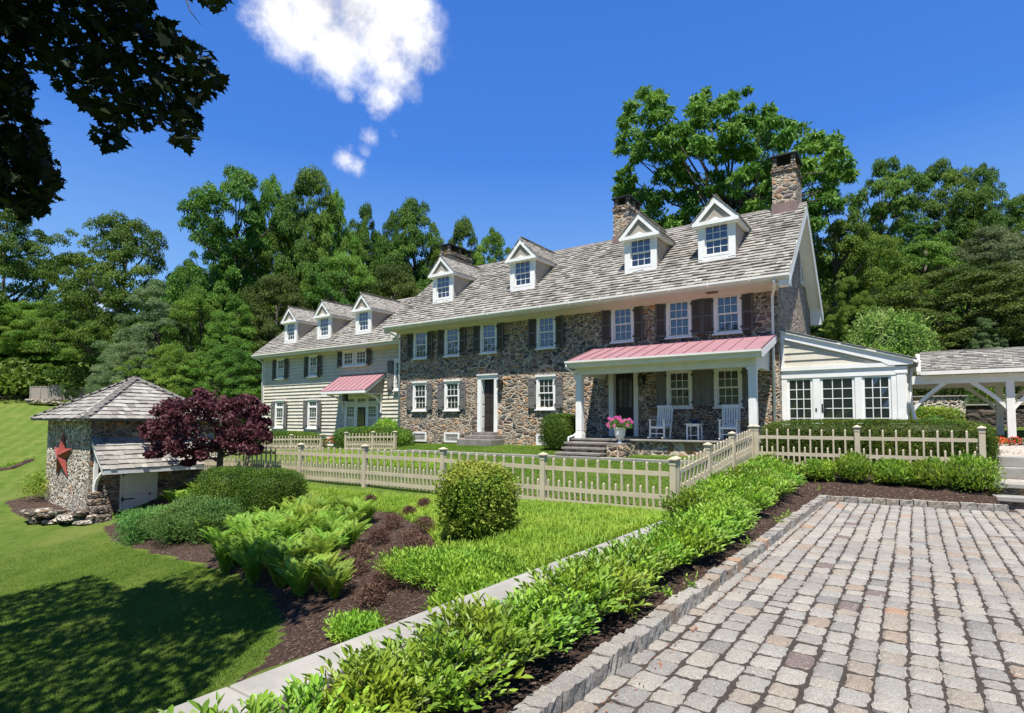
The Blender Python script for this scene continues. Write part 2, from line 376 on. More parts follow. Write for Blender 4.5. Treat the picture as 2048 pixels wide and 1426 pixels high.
def leaf_mat(name, a, b, c3=None, trans=.35, gloss=.35, vs=.35):
    m, t, p, o = M_(name); r = island(t); pos = wpos(t)
    oi = t.nodes.new('ShaderNodeObjectInfo').outputs['Random']
    c = mixc(t, r, a, b); n = noise(t, pos, vs, 3, .6)
    if c3: c = mixc(t, maprange(t, n, .42, .68, 0, .85, True), c, c3)
    h = t.nodes.new('ShaderNodeHueSaturation'); t.links.new(c, h.inputs['Color'])
    t.links.new(maprange(t, oi, 0, 1, .485, .515), h.inputs['Hue']); t.links.new(maprange(t, oi, 0, 1, .8, 1.2), h.inputs['Value'])
    c = h.outputs[0]
    t.links.new(c, p.inputs['Base Color']); p.inputs['Roughness'].default_value = .55; p.inputs['Specular IOR Level'].default_value = gloss
    tr = t.nodes.new('ShaderNodeBsdfTranslucent')
    hl = t.nodes.new('ShaderNodeHueSaturation'); t.links.new(c, hl.inputs['Color']); hl.inputs['Hue'].default_value = .49; hl.inputs['Value'].default_value = 1.5
    t.links.new(hl.outputs[0], tr.inputs[0])
    ms = t.nodes.new('ShaderNodeMixShader'); ms.inputs[0].default_value = trans
    t.links.new(p.outputs[0], ms.inputs[1]); t.links.new(tr.outputs[0], ms.inputs[2]); t.links.new(ms.outputs[0], o.inputs[0]); return m
m_leaf_wood = leaf_mat('woodland_leaf', (0.02, 0.06, 0.008), (0.1, 0.2, 0.022), (0.155, 0.255, 0.032), .30, .2, .16)
m_leaf_bright = leaf_mat('sunny_leaf', (0.032, 0.09, 0.01), (0.14, 0.26, 0.026), (0.19, 0.31, 0.038), .34, .2, .3)
m_leaf_grey = leaf_mat('grey_green_leaf', (0.06, 0.105, 0.035), (0.135, 0.185, 0.07), (0.18, 0.23, 0.1), .4, .2, .4)
m_leaf_yew = leaf_mat('dark_evergreen_leaf', (0.02, 0.042, 0.008), (0.055, 0.085, 0.014), (0.085, 0.11, 0.02), .25, .15, .35)
m_leaf_maple = leaf_mat('maple_leaf', (0.006, 0.014, 0.003), (0.014, 0.026, 0.006), None, .03, .1)  # near-black base puts the backlit silhouette into the leaf colour
m_leaf_purple = leaf_mat('purple_leaf', (0.04, 0.012, 0.018), (0.125, 0.038, 0.05), (0.07, 0.022, 0.033), .28, .25, 1.5)
m_leaf_box = leaf_mat('boxwood_leaf', (0.03, 0.075, 0.008), (0.1, 0.18, 0.016), (0.15, 0.23, 0.028), .2, .18, 1.2)
m_leaf_privet = leaf_mat('golden_privet_leaf', (0.07, 0.17, 0.014), (0.22, 0.34, 0.033), (0.38, 0.42, 0.07), .28, .2, 1.6)
m_leaf_itea = leaf_mat('sweetspire_leaf', (0.085, 0.19, 0.012), (0.22, 0.37, 0.028), (0.3, 0.42, 0.035), .27, .45, 2.)
m_leaf_fine = leaf_mat('fine_leaf', (0.05, 0.14, 0.03), (0.12, 0.25, 0.055), (0.17, 0.29, 0.07), .3, .18, 1.)
m_leaf_brown = leaf_mat('bronze_leaf', (0.08, 0.045, 0.032), (0.2, 0.115, 0.078), (0.13, 0.075, 0.05), .2, .15, 2.)
m_fern = leaf_mat('fern_frond', (0.1, 0.2, 0.018), (0.2, 0.33, 0.035), (0.27, 0.37, 0.045), .3, .25, 1.2)
m_grassblade = leaf_mat('liriope_blade', (.14, .26, .02), (.26, .40, .04), (.31, .42, .05), .35, .3, .8)
m_lawnblade = leaf_mat('lawn_blade', (0.06, 0.12, 0.012), (0.12, 0.19, 0.022), (0.165, 0.22, 0.035), .3, .1, .6)
m_dogwood = leaf_mat('dogwood_leaf', (0.06, 0.14, 0.018), (0.17, 0.28, 0.04), (0.33, 0.38, 0.12), .25, .2, 1.)
m_flower_pink = leaf_mat('pink_petal', (.62, .08, .34), (.75, .22, .50), None, .3, .3)
m_flower_red = leaf_mat('red_petal', (.62, .02, .02), (.75, .08, .06), None, .3, .3)
m_flower_white = leaf_mat('white_petal', (.75, .72, .66), (.82, .80, .76), None, .3, .3)
m_leaf_walnut = leaf_mat('walnut_leaf', (0.035, 0.1, 0.014), (0.11, 0.23, 0.028), (0.17, 0.29, 0.04), .32, .25, .4)
m_leaf_dusk = leaf_mat('dark_tree_leaf', (0.03, 0.06, 0.01), (0.075, 0.12, 0.018), (0.12, 0.16, 0.028), .3, .2, .3)
def bark_mat(name, a, b):
    m, t, p, o = M_(name); pos = wpos(t); n = noise(t, mapping(t, pos, (9, 9, 1.5)), 2.5, 6, .7)
    t.links.new(ramp(t, n, [(.3, a), (.7, b)]), p.inputs['Base Color']); p.inputs['Roughness'].default_value = .9; bump(t, p, n, .8, .03); return m
m_bark = bark_mat('bark', (.035, .026, .02), (.13, .105, .085))
m_bark_pale = bark_mat('pale_bark', (.25, .22, .18), (.55, .5, .43))
# ------------------------------------------------------------------ terrain
TP = np.array([
    (-3.2, -3, -1.25), (-3.2, 0, -1.0), (-3.2, 2, -.62), (-3.2, 4, -.3), (-3.2, 6.5, -.04), (-3.2, 8.5, .02),
    (-3.5, 10.2, .0), (-8, 10.2, -.05), (-11.8, 10.2, -.08), (-14.6, 10.2, -.08), (-17.4, 10.2, -.15), (-20, 10.4, -.22),
    (-3.6, 15.9, .47), (-8, 14, .26), (-12, 14, .2), (-17, 14, .12), (-18.3, 17.5, .42), (-22, 17.5, .28), (-26, 17.5, .2), (-30, 17.5, .1),
    (-27, 20.6, .14), (-34, 20.6, .0), (-20.6, 19.6, .56), (-13, 19.6, .66), (-10.5, 18.2, .6), (-7, 17.5, .53), (-4, 17.4, .55), (-16, 17, .5), (-8, 16.4, .46),
    (-2, 16.2, .55), (1.3, 16.4, .62), (-2.9, 14, .22), (-2.9, 12, .1), (1, 14.6, .2), (0, 21, 1.02), (3, 18, 1.05), (6, 21, 1.2), (10, 12, .1), (-3.3, 19.9, .9), (-3, 18.5, .8),
    (-19.8, 6.5, -1.52), (-19.6, 9, -1.42), (-19, 11, -.9), (-22, 6.6, -1.45), (-25.2, 6.8, -1.2), (-25.5, 10, -.8), (-23, 12, -.4), (-20.5, 12.3, -.3),
    (-10, 5.2, -1.1), (-8, 3, -1.35), (-12, 3, -1.6), (-16, 5, -1.65), (-6, 1.5, -1.45), (-5.2, 3.2, -1.0), (-9, -2, -1.8), (-16, 0, -1.9), (-12.5, 7.3, -.85), (-15, 7.5, -.9), (-9, 7.6, -.5), (-5.5, 6, -.35), (-6.3, 8, -.12),
    (-24, 3, -1.75), (-33, 8, -1.5), (-40, 5, -1.3), (-33, 14, -.5), (-46, 14, -.1), (-60, 20, 1.3), (-74, 21, 3.5), (-85, 30, 5), (-60, 8, 0.2), (-90, 10, 4.0),
    (-34, 30, .8), (-50, 40, 2.5), (-20, 32, 1.3), (0, 30, 2.3), (12, 30, 2.6), (-12, 45, 3.5), (10, 50, 5), (30, 40, 4), (-40, 70, 7), (0, 90, 12), (-100, 60, 12),
    (-130, 20, 14), (60, 80, 12), (-60, 120, 22), (-20, 140, 22), (-160, 90, 24), (40, 0, 0), (10, -8, 0), (0, -30, -1), (-30, -25, -1.5), (-70, -20, 0), (-120, -40, 6), (0, -90, 14), (-70, -90, 14), (70, -70, 12), (110, 20, 10), (200, 100, 25), (-220, 0, 26), (0, 240, 35), (-200, 200, 40), (0, -240, 35), (-200, -200, 40), (200, -150, 35)], float)  # the points behind the camera raise an added hill to block low sky
_d = np.linalg.norm(TP[:, None, :2]-TP[None, :, :2], axis=2)
_w = np.linalg.solve(_d+np.eye(len(TP))*-.02, TP[:, 2])
def hz_np(x, y):
    x = np.asarray(x, float); y = np.asarray(y, float); sh = x.shape
    q = np.stack([x.ravel(), y.ravel()], 1); o = np.zeros(len(q))
    for i in range(0, len(q), 20000):
        o[i:i+20000] = np.linalg.norm(q[i:i+20000, None]-TP[None, :, :2], axis=2) @ _w
    return o.reshape(sh)
def bedz(x, y):
    """planting bed between the retaining wall and the kerb, blending into the terrain past the wall"""
    return .04+.0*x+np.clip((y-9)/7, 0, 1)*.5*np.clip((-1.75-x)/1.2, 0, 1)
def gz(x, y):
    x = np.asarray(x, float); y = np.asarray(y, float)
    h = hz_np(x, y)
    inbed = (x > -3.02) & (y < 13.7) & (x < 1.3)
    k = np.clip((y-8)/1.5, 0, 1)*np.clip((-2.2-x)/.8, 0, 1)
    h = np.where(inbed, bedz(x, y)*(1-k)+h*k, h)
    h = np.where((x > 1.22) & (x < 7) & (y > 14.5) & (y < 18.3), -.12, h)
    court = (x > -1.7) & ((y < 14.25) | ((x > 1.3) & (y < 14.7)))
    h = np.where(court, -.03, h)
    return h
def g(x, y): return float(gz(x, y))
def at(px, py):
    """where the sight line of a photo pixel meets the terrain"""
    d = ray(px, py); t = .5; prev = t
    while t < 250:
        if EZ+d.z*t < g(d.x*t, d.y*t):
            a, b = prev, t
            for _ in range(18):
                m = (a+b)/2
                if EZ+d.z*m < g(d.x*m, d.y*m): b = m
                else: a = m
            return Vector((d.x*b, d.y*b, g(d.x*b, d.y*b)))
        prev = t; t *= 1.03
    return Vector((d.x*60, d.y*60, 2))

def grid_axis(fine0, fine1, step, lo, hi):
    a = list(np.arange(fine0, fine1+1e-6, step)); s = step; x = fine1
    while x < hi: s *= 1.22; x += s; a.append(x)
    s = step; x = fine0; pre = []
    while x > lo: s *= 1.22; x -= s; pre.append(x)
    return np.array(pre[::-1]+a)
gx = grid_axis(-34, 7, .28, -420, 420); gy = grid_axis(-2, 24, .28, -420, 420)
# split lines so that the terrain steps exactly inside the wall and the kerb
gx = np.unique(np.concatenate([gx[(np.abs(gx+3.02) > .08) & (np.abs(gx+1.7) > .08)], [-3.03, -3.01, -1.71, -1.69]]))
GX, GY = np.meshgrid(gx, gy, indexing='ij'); GZ = gz(GX, GY)
GZ = np.where((GX > -21) & (GX < -3.5) & (GY > 20.2) & (GY < 27), .3, GZ)
V = np.stack([GX, GY, GZ], -1).reshape(-1, 3)
ni, nj = len(gx), len(gy); I, J = np.meshgrid(np.arange(ni-1), np.arange(nj-1), indexing='ij'); a = (I*nj+J).ravel()
Fq = np.stack([a, a+nj, a+nj+1, a+1], 1)
ground = npobj('lawn', V, Fq, m_lawn, smooth=True); tag(ground, kind='structure')
ground.data.materials.append(m_wild); ground.data.materials.append(m_mulch); ground.data.materials.append(m_gravel)
cxm = V[Fq].mean(1); mi = np.zeros(len(Fq), dtype=np.int32)
def inpoly(x, y, poly):
    c = np.zeros(np.shape(x), bool); n = len(poly)
    for i in range(n):
        x0, y0 = poly[i]; x1, y1 = poly[(i+1) % n]
        hit = ((y0 > y) != (y1 > y)) & (x < (x1-x0)*(y-y0)/((y1-y0) or 1e-9)+x0); c ^= hit
    return c
X_, Y_ = cxm[:, 0], cxm[:, 1]
wild = (Y_ > 29+.0*X_) & (X_ > -45) | (Y_ > 26.5) & (X_ > -3) | (Y_ > 24) & (X_ < -34) & (Y_ > 24+(-34-X_)*-.05) & (X_ > -68) | (X_ < -84) | (Y_ > 40) | (Y_ < -45) | (X_ > 30)  # woodland floor also extended behind the walkway to darken its shaded background
mi[wild] = 1
ground.data.polygons.foreach_set('material_index', mi)

# mulch beds: thin sheets riding 1.5 cm over the lawn with curved outlines taken from the place
def draped(name, poly, mat, lift=.015, step=.12, kind='structure', label=None):
    xs = [p[0] for p in poly]; ys = [p[1] for p in poly]
    ax = np.arange(min(xs)-step, max(xs)+step, step); ay = np.arange(min(ys)-step, max(ys)+step, step)
    A, B = np.meshgrid(ax, ay, indexing='ij'); C = gz(A, B)+lift+rng.normal(0, .006, A.shape)
    inside = inpoly(A, B, poly); C = np.where(inside, C, C-lift-.03)
    v = np.stack([A, B, C], -1).reshape(-1, 3); nj_ = len(ay)
    I, J = np.meshgrid(np.arange(len(ax)-1), np.arange(nj_-1), indexing='ij'); a = (I*nj_+J).ravel()
    f = np.stack([a, a+nj_, a+nj_+1, a+1], 1); ins = inside.ravel(); f = f[ins[f].any(1)]
    used = np.unique(f); remap = np.zeros(len(v), int); remap[used] = np.arange(len(used))
    o = npobj(name, v[used], remap[f], mat, smooth=True); tag(o, label, None, None, kind); return o
def pxpoly(pts): return [tuple(at(*p)[:2]) for p in pts]
slope_bed = pxpoly([(205, 1055), (222, 1080), (290, 1102), (390, 1125), (470, 1150), (540, 1190), (565, 1240), (552, 1290), (500, 1345), (420, 1385), (560, 1330), (700, 1285), (900, 1215), (960, 1180), (880, 1100), (860, 1060), (770, 1000), (640, 985), (400, 985), (300, 1000)])
slope_bed = [p for p in slope_bed]
draped('mulch_bed', slope_bed, m_mulch, .018)
draped('planting_bed', [(-2.9, -1), (-1.72, -1), (-1.72, 13.75), (1.3, 14.1), (1.3, 16), (-3.3, 16), (-3.3, 9.4), (-2.9, 8.5)], m_mulch, .02)
draped('mulch_bed', pxpoly([(10, 1005), (60, 992), (180, 985), (180, 1035), (70, 1050), (30, 1030)]), m_mulch, .03)
draped('gravel_path', [(1.3, 16.3), (6, 16.3), (6, 20.2), (.2, 20.2), (.2, 18.4), (1.35, 18.4)], m_gravel, .03)

# ------------------------------------------------------------------ retaining wall with concrete top
rw = thing('retaining_wall', 'long low retaining wall with a pale concrete top running beside the leafy shrubs', 'wall', (-3.02, 3, 0))
b = MB(); b.box(-.15, .14, -6, 5.55, -2.2, .04); b.obj('wall', m_concrete, rw, bevel=.01)
b = MB()
yy = -6.0
while yy < 5.5:
    b.box(-.19, .17, yy+.004, min(yy+2.4, 5.6), .04, .115); yy += 2.404
b.obj('coping', m_concrete, rw, bevel=.012)

# ------------------------------------------------------------------ courtyard of granite setts
sx0, sx1, sy0, sy1 = -1.66, 8.2, .3, 14.62
def rounded_block(nx, ny, seedr):
    pass
def setts():
    n = 7; u = np.linspace(-1, 1, n); U, Vv = np.meshgrid(u, u, indexing='ij')
    verts = []; faces = []; base = 0
    a = (np.arange(n-1)[:, None]*n+np.arange(n-1)[None, :]).ravel(); tf = np.stack([a, a+n, a+n+1, a+1], 1)
    x = sx0; col = 0
    while x < sx1:
        w = .180+rng.normal(0, .007); y = sy0-rng.random()*.25; dy0 = 0
        while y < sy1:
            ln = float(np.clip(rng.normal(.232, .036), .15, .34))
            far_end = 13.62+max(0, (x-sx0))*.145
            if x < 1.42 and y+ln > far_end: ln = far_end-y
            if ln < .09: break
            # superellipse outline with wobble
            hw, hl = w/2-.0052-rng.random()*.004, ln/2-.005-rng.random()*.003
            k = .12+.16*rng.random()
            px_ = U*np.sqrt(1-k*Vv**2*U**2*.55); py_ = Vv*np.sqrt(1-k*U**2*Vv**2*.55)
            ang = rng.normal(0, .025); wob = rng.normal(0, .004, (2, n, n))
            sk = rng.normal(0, .03, 2)
            X1 = px_*hw*(1+sk[0]*Vv)+wob[0]; Y1 = py_*hl*(1+sk[1]*U)+wob[1]
            r = np.maximum(np.abs(U), np.abs(Vv))
            tilt = rng.normal(0, .02, 2); Z1 = rng.normal(0, .0035)+tilt[0]*X1+tilt[1]*Y1+rng.normal(0, .0018, U.shape)
            Z1 = Z1-np.where(r > .95, .016, np.where(r > .6, .002, -.001))
            edge = r > .99
            cxx = x+w/2+rng.normal(0, .003)+.006*math.sin(y*1.3+col*.45); cyy = y+ln/2
            vx = cxx+X1*math.cos(ang)-Y1*math.sin(ang); vy = cyy+X1*math.sin(ang)+Y1*math.cos(ang)
            top = np.stack([vx, vy, Z1], -1).reshape(-1, 3)
            ring = list(range(0, n*n-n+1, n))  # build the outline loop
            loop = [i*n for i in range(n)]+[(n-1)*n+j for j in range(1, n)]+[i*n+n-1 for i in range(n-2, -1, -1)]+[j for j in range(n-2, 0, -1)]
            low = top[loop].copy(); low[:, 2] = -.07; m = len(loop)
            verts.append(top); verts.append(low); faces.append(tf+base)
            lo = base+n*n; li = np.array(loop)+base; j = np.arange(m)
            faces.append(np.stack([li, lo+j, lo+(j+1) % m, li[(j+1) % m]], 1))
            base += n*n+m; y += ln
        x += w; col += 1
    return np.concatenate(verts), np.concatenate(faces)
v, f = setts()
o = npobj('cobbled_courtyard', v, f, m_granite, smooth=False); tag(o, kind='structure')
mod = None
b = MB(); b.box(-1.6, 9, -1, 14.7, -.05, -.017); tag(b.obj('paver_bedding', m_soil), kind='structure')

def rough_block(L_, W_, H_, seed):
    """split-faced granite block, centred on its base"""
    rr = np.random.default_rng(seed); n = (7, 5, 4); vs = {}; fs = []
    def vid(i, j, k):
        if (i, j, k) not in vs:
            p = np.array([i/(n[0]-1)-.5, j/(n[1]-1)-.5, k/(n[2]-1)])
            q = p*np.array([L_, W_, H_]); am = .0048
            e = (abs(p[0]) > .49)+(abs(p[1]) > .49)+(p[2] > .99)
            q += rr.normal(0, am, 3)
            if e >= 2: q -= np.array([np.sign(p[0])*(abs(p[0]) > .49), np.sign(p[1])*(abs(p[1]) > .49), 1.0*(p[2] > .99)])*.012
            vs[(i, j, k)] = (len(vs), q)
        return vs[(i, j, k)][0]
    A, B, C = n
    for i in range(A-1):
        for j in range(B-1): fs.append((vid(i, j, C-1), vid(i+1, j, C-1), vid(i+1, j+1, C-1), vid(i, j+1, C-1)))
        for k in range(C-1):
            fs.append((vid(i, 0, k), vid(i+1, 0, k), vid(i+1, 0, k+1), vid(i, 0, k+1))); fs.append((vid(i+1, B-1, k), vid(i, B-1, k), vid(i, B-1, k+1), vid(i+1, B-1, k+1)))
    for j in range(B-1):
        for k in range(C-1):
            fs.append((vid(0, j+1, k), vid(0, j, k), vid(0, j, k+1), vid(0, j+1, k+1))); fs.append((vid(A-1, j, k), vid(A-1, j+1, k), vid(A-1, j+1, k+1), vid(A-1, j, k+1)))
    vv = np.array([q for _, q in sorted(vs.values(), key=lambda t: t[0])]); return vv, np.array(fs)
def kerb():
    vs = []; fs = []; base = 0; y = .2; i = 0
    def put(cx, cy, ang, L_, W_, H_):
        nonlocal base
        v, f = rough_block(L_, W_, H_, int(abs(cx*977+cy*1313)*10))
        c, s = math.cos(ang), math.sin(ang)
        q = v.copy(); q[:, 0] = cx+v[:, 0]*c-v[:, 1]*s; q[:, 1] = cy+v[:, 0]*s+v[:, 1]*c; q[:, 2] = v[:, 2]-.06
        vs.append(q); fs.append(f+base); base += len(q)
    while y < 13.7:
        L_ = .16+random.random()*.10; put(-1.60-.0085*(13.7-y)+random.gauss(0, .006), y+L_/2, math.pi/2+random.gauss(0, .02), L_-.012, .135, .165+random.gauss(0, .006)); y += L_
    x = -1.68
    while x < 1.35:
        L_ = .19+random.random()*.07; yc = 13.74+(x+1.6)*.145; put(x+L_/2, yc, .145, L_-.012, .135, .165+random.gauss(0, .006)); x += L_
    return np.concatenate(vs), np.concatenate(fs)
v, f = kerb(); tag(npobj('granite_kerb', v, f, m_granite), kind='structure')

# garden steps at the right edge: pale treads up from the setts to the gravel path
gs = thing('garden_steps', 'wide pale stone steps climbing from the cobbles to the gravel path at the right edge', 'steps', (3.6, 15, 0))
b = MB(); b.box(-2.3, 3, -.42, 2, -.05, .13); b.box(-2.26, 3, -.02, 2, .13, .36); b.obj('riser', m_stone_dark, gs)
b = MB(); b.box(-2.36, 3.0, -.5, .02, .13, .225); b.obj('tread', m_slab, gs, bevel=.012)
b = MB(); b.box(-2.4, 3.0, -.12, .48, .36, .45); b.obj('tread', m_slab, gs, bevel=.012)
b = MB(); b.box(-2.24, 3, .48, 1.5, .3, .44); b.obj('landing', m_gravel, gs)
b = MB(); b.box(-2.2, 3.0, 1.3, 1.75, .44, .68); b.obj('tread', m_slab, gs, bevel=.012)
b = MB(); b.box(-2.22, 3.0, 1.62, 2.1, .68, .9); b.obj('tread', m_slab, gs, bevel=.012)
b = MB(); b.box(-2.2, 3, 2.1, 3.4, .7, .89); b.obj('landing', m_gravel, gs)

# thin stone edging across the lawn below the house
b = MB()
xx = -19.4
while xx < -4.6:
    w = .9+random.random()*.5; x1 = min(xx+w, -4.5); z = g((xx+x1)/2, 16.45)
    b.box(xx, x1-.015, 16.3, 16.62, z-.1, z+.07); xx += w
tag(b.obj('stone_walk', m_concrete), kind='structure')

# ------------------------------------------------------------------ roof shingles
def shingles(name, P0, ux, uy, length_at, rows, exposure, mat, parent, loc, width=.15, thick=.022, over=1.25, x_at=None, seed=0):
    """courses of wood shingles on a plane: P0 eave origin, ux along eave, uy up the slope; x_at(s) -> (x0,x1) at slope distance s"""
    ux = np.array(ux, float); uy = np.array(uy, float); nz = np.cross(ux, uy); nz /= np.linalg.norm(nz); P0 = np.array(P0, float)
    rr = np.random.default_rng(seed); C = []
    for r in range(rows):
        s = r*exposure; a, bb = x_at(s+exposure*.5); x = a-rr.random()*width*.8
        while x < bb:
            w = width*(.6+.8*rr.random()); x0 = max(x, a); x1 = min(x+w-.006, bb)
            if x1-x0 > .03:
                t = thick*(.7+.7*rr.random()); lift = abs(rr.normal(0, .004)); d = rr.normal(0, .008)
                C.append((x0, x1, s-.01+d, s+exposure*over, t+lift, t, rr.normal(0, .002)))
            x += w
    C = np.array(C); n = len(C)
    x0, x1, s0, s1, h, t, tw = C.T
    def pt(x, s, hh): return P0[None]+x[:, None]*ux+s[:, None]*uy+hh[:, None]*nz
    z = np.zeros(n)+.002
    vs = np.stack([pt(x0, s0, h+.004), pt(x1, s0, h+.004+tw), pt(x1, s1, z+.003), pt(x0, s1, z+.003), pt(x0, s0, h-t*.9), pt(x1, s0, h-t*.9+tw), pt(x1, s1, z-.004), pt(x0, s1, z-.004)], 1)
    fb = np.array([(0, 1, 2, 3), (4, 5, 1, 0), (4, 0, 3, 7), (1, 5, 6, 2)]); fs = (fb[None]+np.arange(n)[:, None, None]*8).reshape(-1, 4)
    vv = vs.reshape(-1, 3)-np.array(loc) if loc is not None else vs.reshape(-1, 3)
    return npobj(name, vv, fs, mat, parent)

# ------------------------------------------------------------------ windows, shutters (shared meshes)
def sash_window(w, h, cols, rows, case=.105, head=.12, sill=True, split=.5, single=False, trans=0):
    """returns (frame mesh, glass mesh). local: x centre 0, y 0 = wall face (toward viewer negative), z 0 = bottom"""
    b = MB(); g_ = MB(); x = w/2; fd = -.035
    b.box(-x, -x+case, fd, .12, 0, h); b.box(x-case, x, fd, .12, 0, h)
    b.box(-x+case, x-case, fd, .12, h-head, h); b.box(-x+case, x-case, fd, .12, 0, .07)
    b.box(-x-.03, x+.03, fd-.045, fd+.0, h-.045, h+.03)
    if sill: b.box(-x-.035, x+.035, fd-.07, .03, -.055, -.001)
    ix0, ix1, z0, z1 = -x+case, x-case, .07, h-head
    def lights(za, zb, yy, c, r, st=.045):
        b.box(ix0, ix0+st, yy, yy+.035, za, zb); b.box(ix1-st, ix1, yy, yy+.035, za, zb)
        b.box(ix0+st, ix1-st, yy, yy+.035, za, za+st); b.box(ix0+st, ix1-st, yy, yy+.035, zb-st, zb)
        gx0, gx1, gz0, gz1 = ix0+st, ix1-st, za+st, zb-st
        for i in range(1, c): q = gx0+(gx1-gx0)*i/c; b.box(q-.009, q+.009, yy+.004, yy+.03, gz0, gz1)
        for i in range(1, r): q = gz0+(gz1-gz0)*i/r; b.box(gx0, gx1, yy+.003, yy+.031, q-.009, q+.009)
        n0 = len(g_.v)
        for i in range(c):
            for j in range(r):   # each pane leans a hair, as old glass does
                xa, xb = gx0+(gx1-gx0)*i/c, gx0+(gx1-gx0)*(i+1)/c; za_, zb_ = gz0+(gz1-gz0)*j/r, gz0+(gz1-gz0)*(j+1)/r
                t1, t2 = random.gauss(0, .0016), random.gauss(0, .0016)
                g_.add([(xa, yy+.018+t1, za_), (xb, yy+.018-t1, za_), (xb, yy+.018+t2, zb_), (xa, yy+.018-t2, zb_)], [(0, 1, 2, 3)])
    if trans:
        zt = z1-trans; lights(zt+.03, z1, .01, cols, 1); b.box(ix0, ix1, fd+.01, .05, zt-.03, zt+.03); z1 = zt-.03
    if single: lights(z0, z1, .01, cols, rows)
    else:
        zm = z0+(z1-z0)*split; lights(z0, zm+.02, .045, cols, rows); lights(zm-.02, z1, .0, cols, rows)
    return b.mesh('window_frame', m_white), g_.mesh('pane', m_glass)
def put_window(meshes, parent, loc, name='window', rz=0):
    o = inst(meshes[0], name, parent, loc, rz); inst(meshes[1], 'pane', o); return o
def louver_shutter(w, h):
    b = MB(); s = .055; b.box(-w/2, -w/2+s, -.035, 0, 0, h); b.box(w/2-s, w/2, -.035, 0, 0, h)
    for z0, z1 in ((0, .09), (h*.48, h*.48+.07), (h-.06, h)): b.box(-w/2+s, w/2-s, -.034, -.001, z0, z1)
    z = .1
    while z < h-.08:
        if not (h*.48-.02 < z < h*.48+.07):
            M = Matrix.Translation((0, -.017, z)) @ Matrix.Rotation(R(-38), 4, 'X'); b.box(-w/2+s, w/2-s, -.018, .018, -.003, .003, M)
        z += .036
    b.box(-w/2+s, w/2-s, -.006, -.002, .09, h-.06)
    return b.mesh('shutter', m_shutter)
def panel_shutter(w, h):
    b = MB(); s = .055; b.box(-w/2, -w/2+s, -.035, 0, 0, h); b.box(w/2-s, w/2, -.035, 0, 0, h)
    zs = [(0, .08), (h*.44, h*.44+.06), (h*.72, h*.72+.06), (h-.06, h)]
    for z0, z1 in zs: b.box(-w/2+s, w/2-s, -.034, -.001, z0, z1)
    b.box(-w/2+s, w/2-s, -.012, -.002, .08, h-.06)
    for (a0, a1), (b0, b1) in zip(zs, zs[1:]): b.box(-w/2+s+.03, w/2-s-.03, -.026, -.012, a1+.03, b0-.03)
    return b.mesh('shutter', m_shutter2)
lsh = louver_shutter(.36, 1.24); psh = panel_shutter(.36, 1.24)
hb = MB(); hb.box(-.05, .03, -.07, -.03, 0, .03); hb.box(-.012, .012, -.06, -.02, -.02, .05); hinge_me = hb.mesh('hinge', m_dark)
db = MB(); db.box(-.012, .012, -.075, -.035, -.09, .05); db.box(-.04, .012, -.075, -.06, -.09, -.07); dog_me = db.mesh('shutter_dog', m_dark)
def put_shutter(me, parent, x, y, z, side, h=1.24, w=.36, rz=None):
    rz_ = side*-.10 if rz is None else rz
    o = inst(me, 'shutter', parent, (x, y, z), rz_)
    hx = -side*w/2
    inst(hinge_me, 'hinge', o, (hx, 0, .12)); inst(hinge_me, 'hinge', o, (hx, 0, h-.16)); inst(dog_me, 'shutter_dog', o, (side*.1, 0, 0))
    return o

def wall_front(x0, x1, z0, z1, y, openings, depth=.4):
    """front face at y with rectangular openings and their reveals"""
    b = MB(); xs = sorted({x0, x1, *[o[0] for o in openings], *[o[1] for o in openings]}); zs = sorted({z0, z1, *[o[2] for o in openings], *[o[3] for o in openings]})
    for i in range(len(xs)-1):
        for j in range(len(zs)-1):
            cx, cz = (xs[i]+xs[i+1])/2, (zs[j]+zs[j+1])/2
            if any(o[0] < cx < o[1] and o[2] < cz < o[3] for o in openings): continue
            b.add([(xs[i], y, zs[j]), (xs[i+1], y, zs[j]), (xs[i+1], y, zs[j+1]), (xs[i], y, zs[j+1])], [(0, 1, 2, 3)])
    for o in openings:
        a, c, d, e = o[:4]; Y2 = y+depth
        b.add([(a, y, d), (a, Y2, d), (a, Y2, e), (a, y, e)], [(0, 1, 2, 3)]); b.add([(c, y, d), (c, y, e), (c, Y2, e), (c, Y2, d)], [(0, 1, 2, 3)])
        b.add([(a, y, e), (a, Y2, e), (c, Y2, e), (c, y, e)], [(0, 1, 2, 3)]); b.add([(a, y, d), (c, y, d), (c, Y2, d), (a, Y2, d)], [(0, 1, 2, 3)])
        b.add([(a, Y2, d), (c, Y2, d), (c, Y2, e), (a, Y2, e)], [(0, 1, 2, 3)])
    return b

# ------------------------------------------------------------------ the stone house
WY = 19.9; HX0, HX1 = -20.65, -3.47; EY, EZ0 = 19.1, 6.25; RY, RZ = 23.3, 9.78; BY, BZ = 27.4, 6.3
H = thing('stone_house', 'long fieldstone farmhouse with cedar shingle roof, four gabled dormers and dark shutters', 'house', (-12, 19.9, .6))
HL = Vector((-12, 19.9, .6))
def L_(x, y, z): return (x-HL.x, y-HL.y, z-HL.z)
def HB(b): b.v = [L_(*v) for v in b.v]; return b
up_x = [-19.27, -17.27, -15.16, -12.21, -8.85, -6.71, -5.04]; lo_x = [-19.26, -17.24, -12.22, -6.72, -5.06]
ops = [(x-.36, x+.36, 4.75, 5.95) for x in up_x]+[(x-.36, x+.36, 2.28, 3.43) for x in lo_x]+[(-15.56, -14.84, 1.2, 3.52), (-9.25, -8.42, 1.12, 3.47)]
HB(wall_front(HX0, HX1, -.2, 6.14, WY, ops, .3)).obj('wall', m_stone, H)
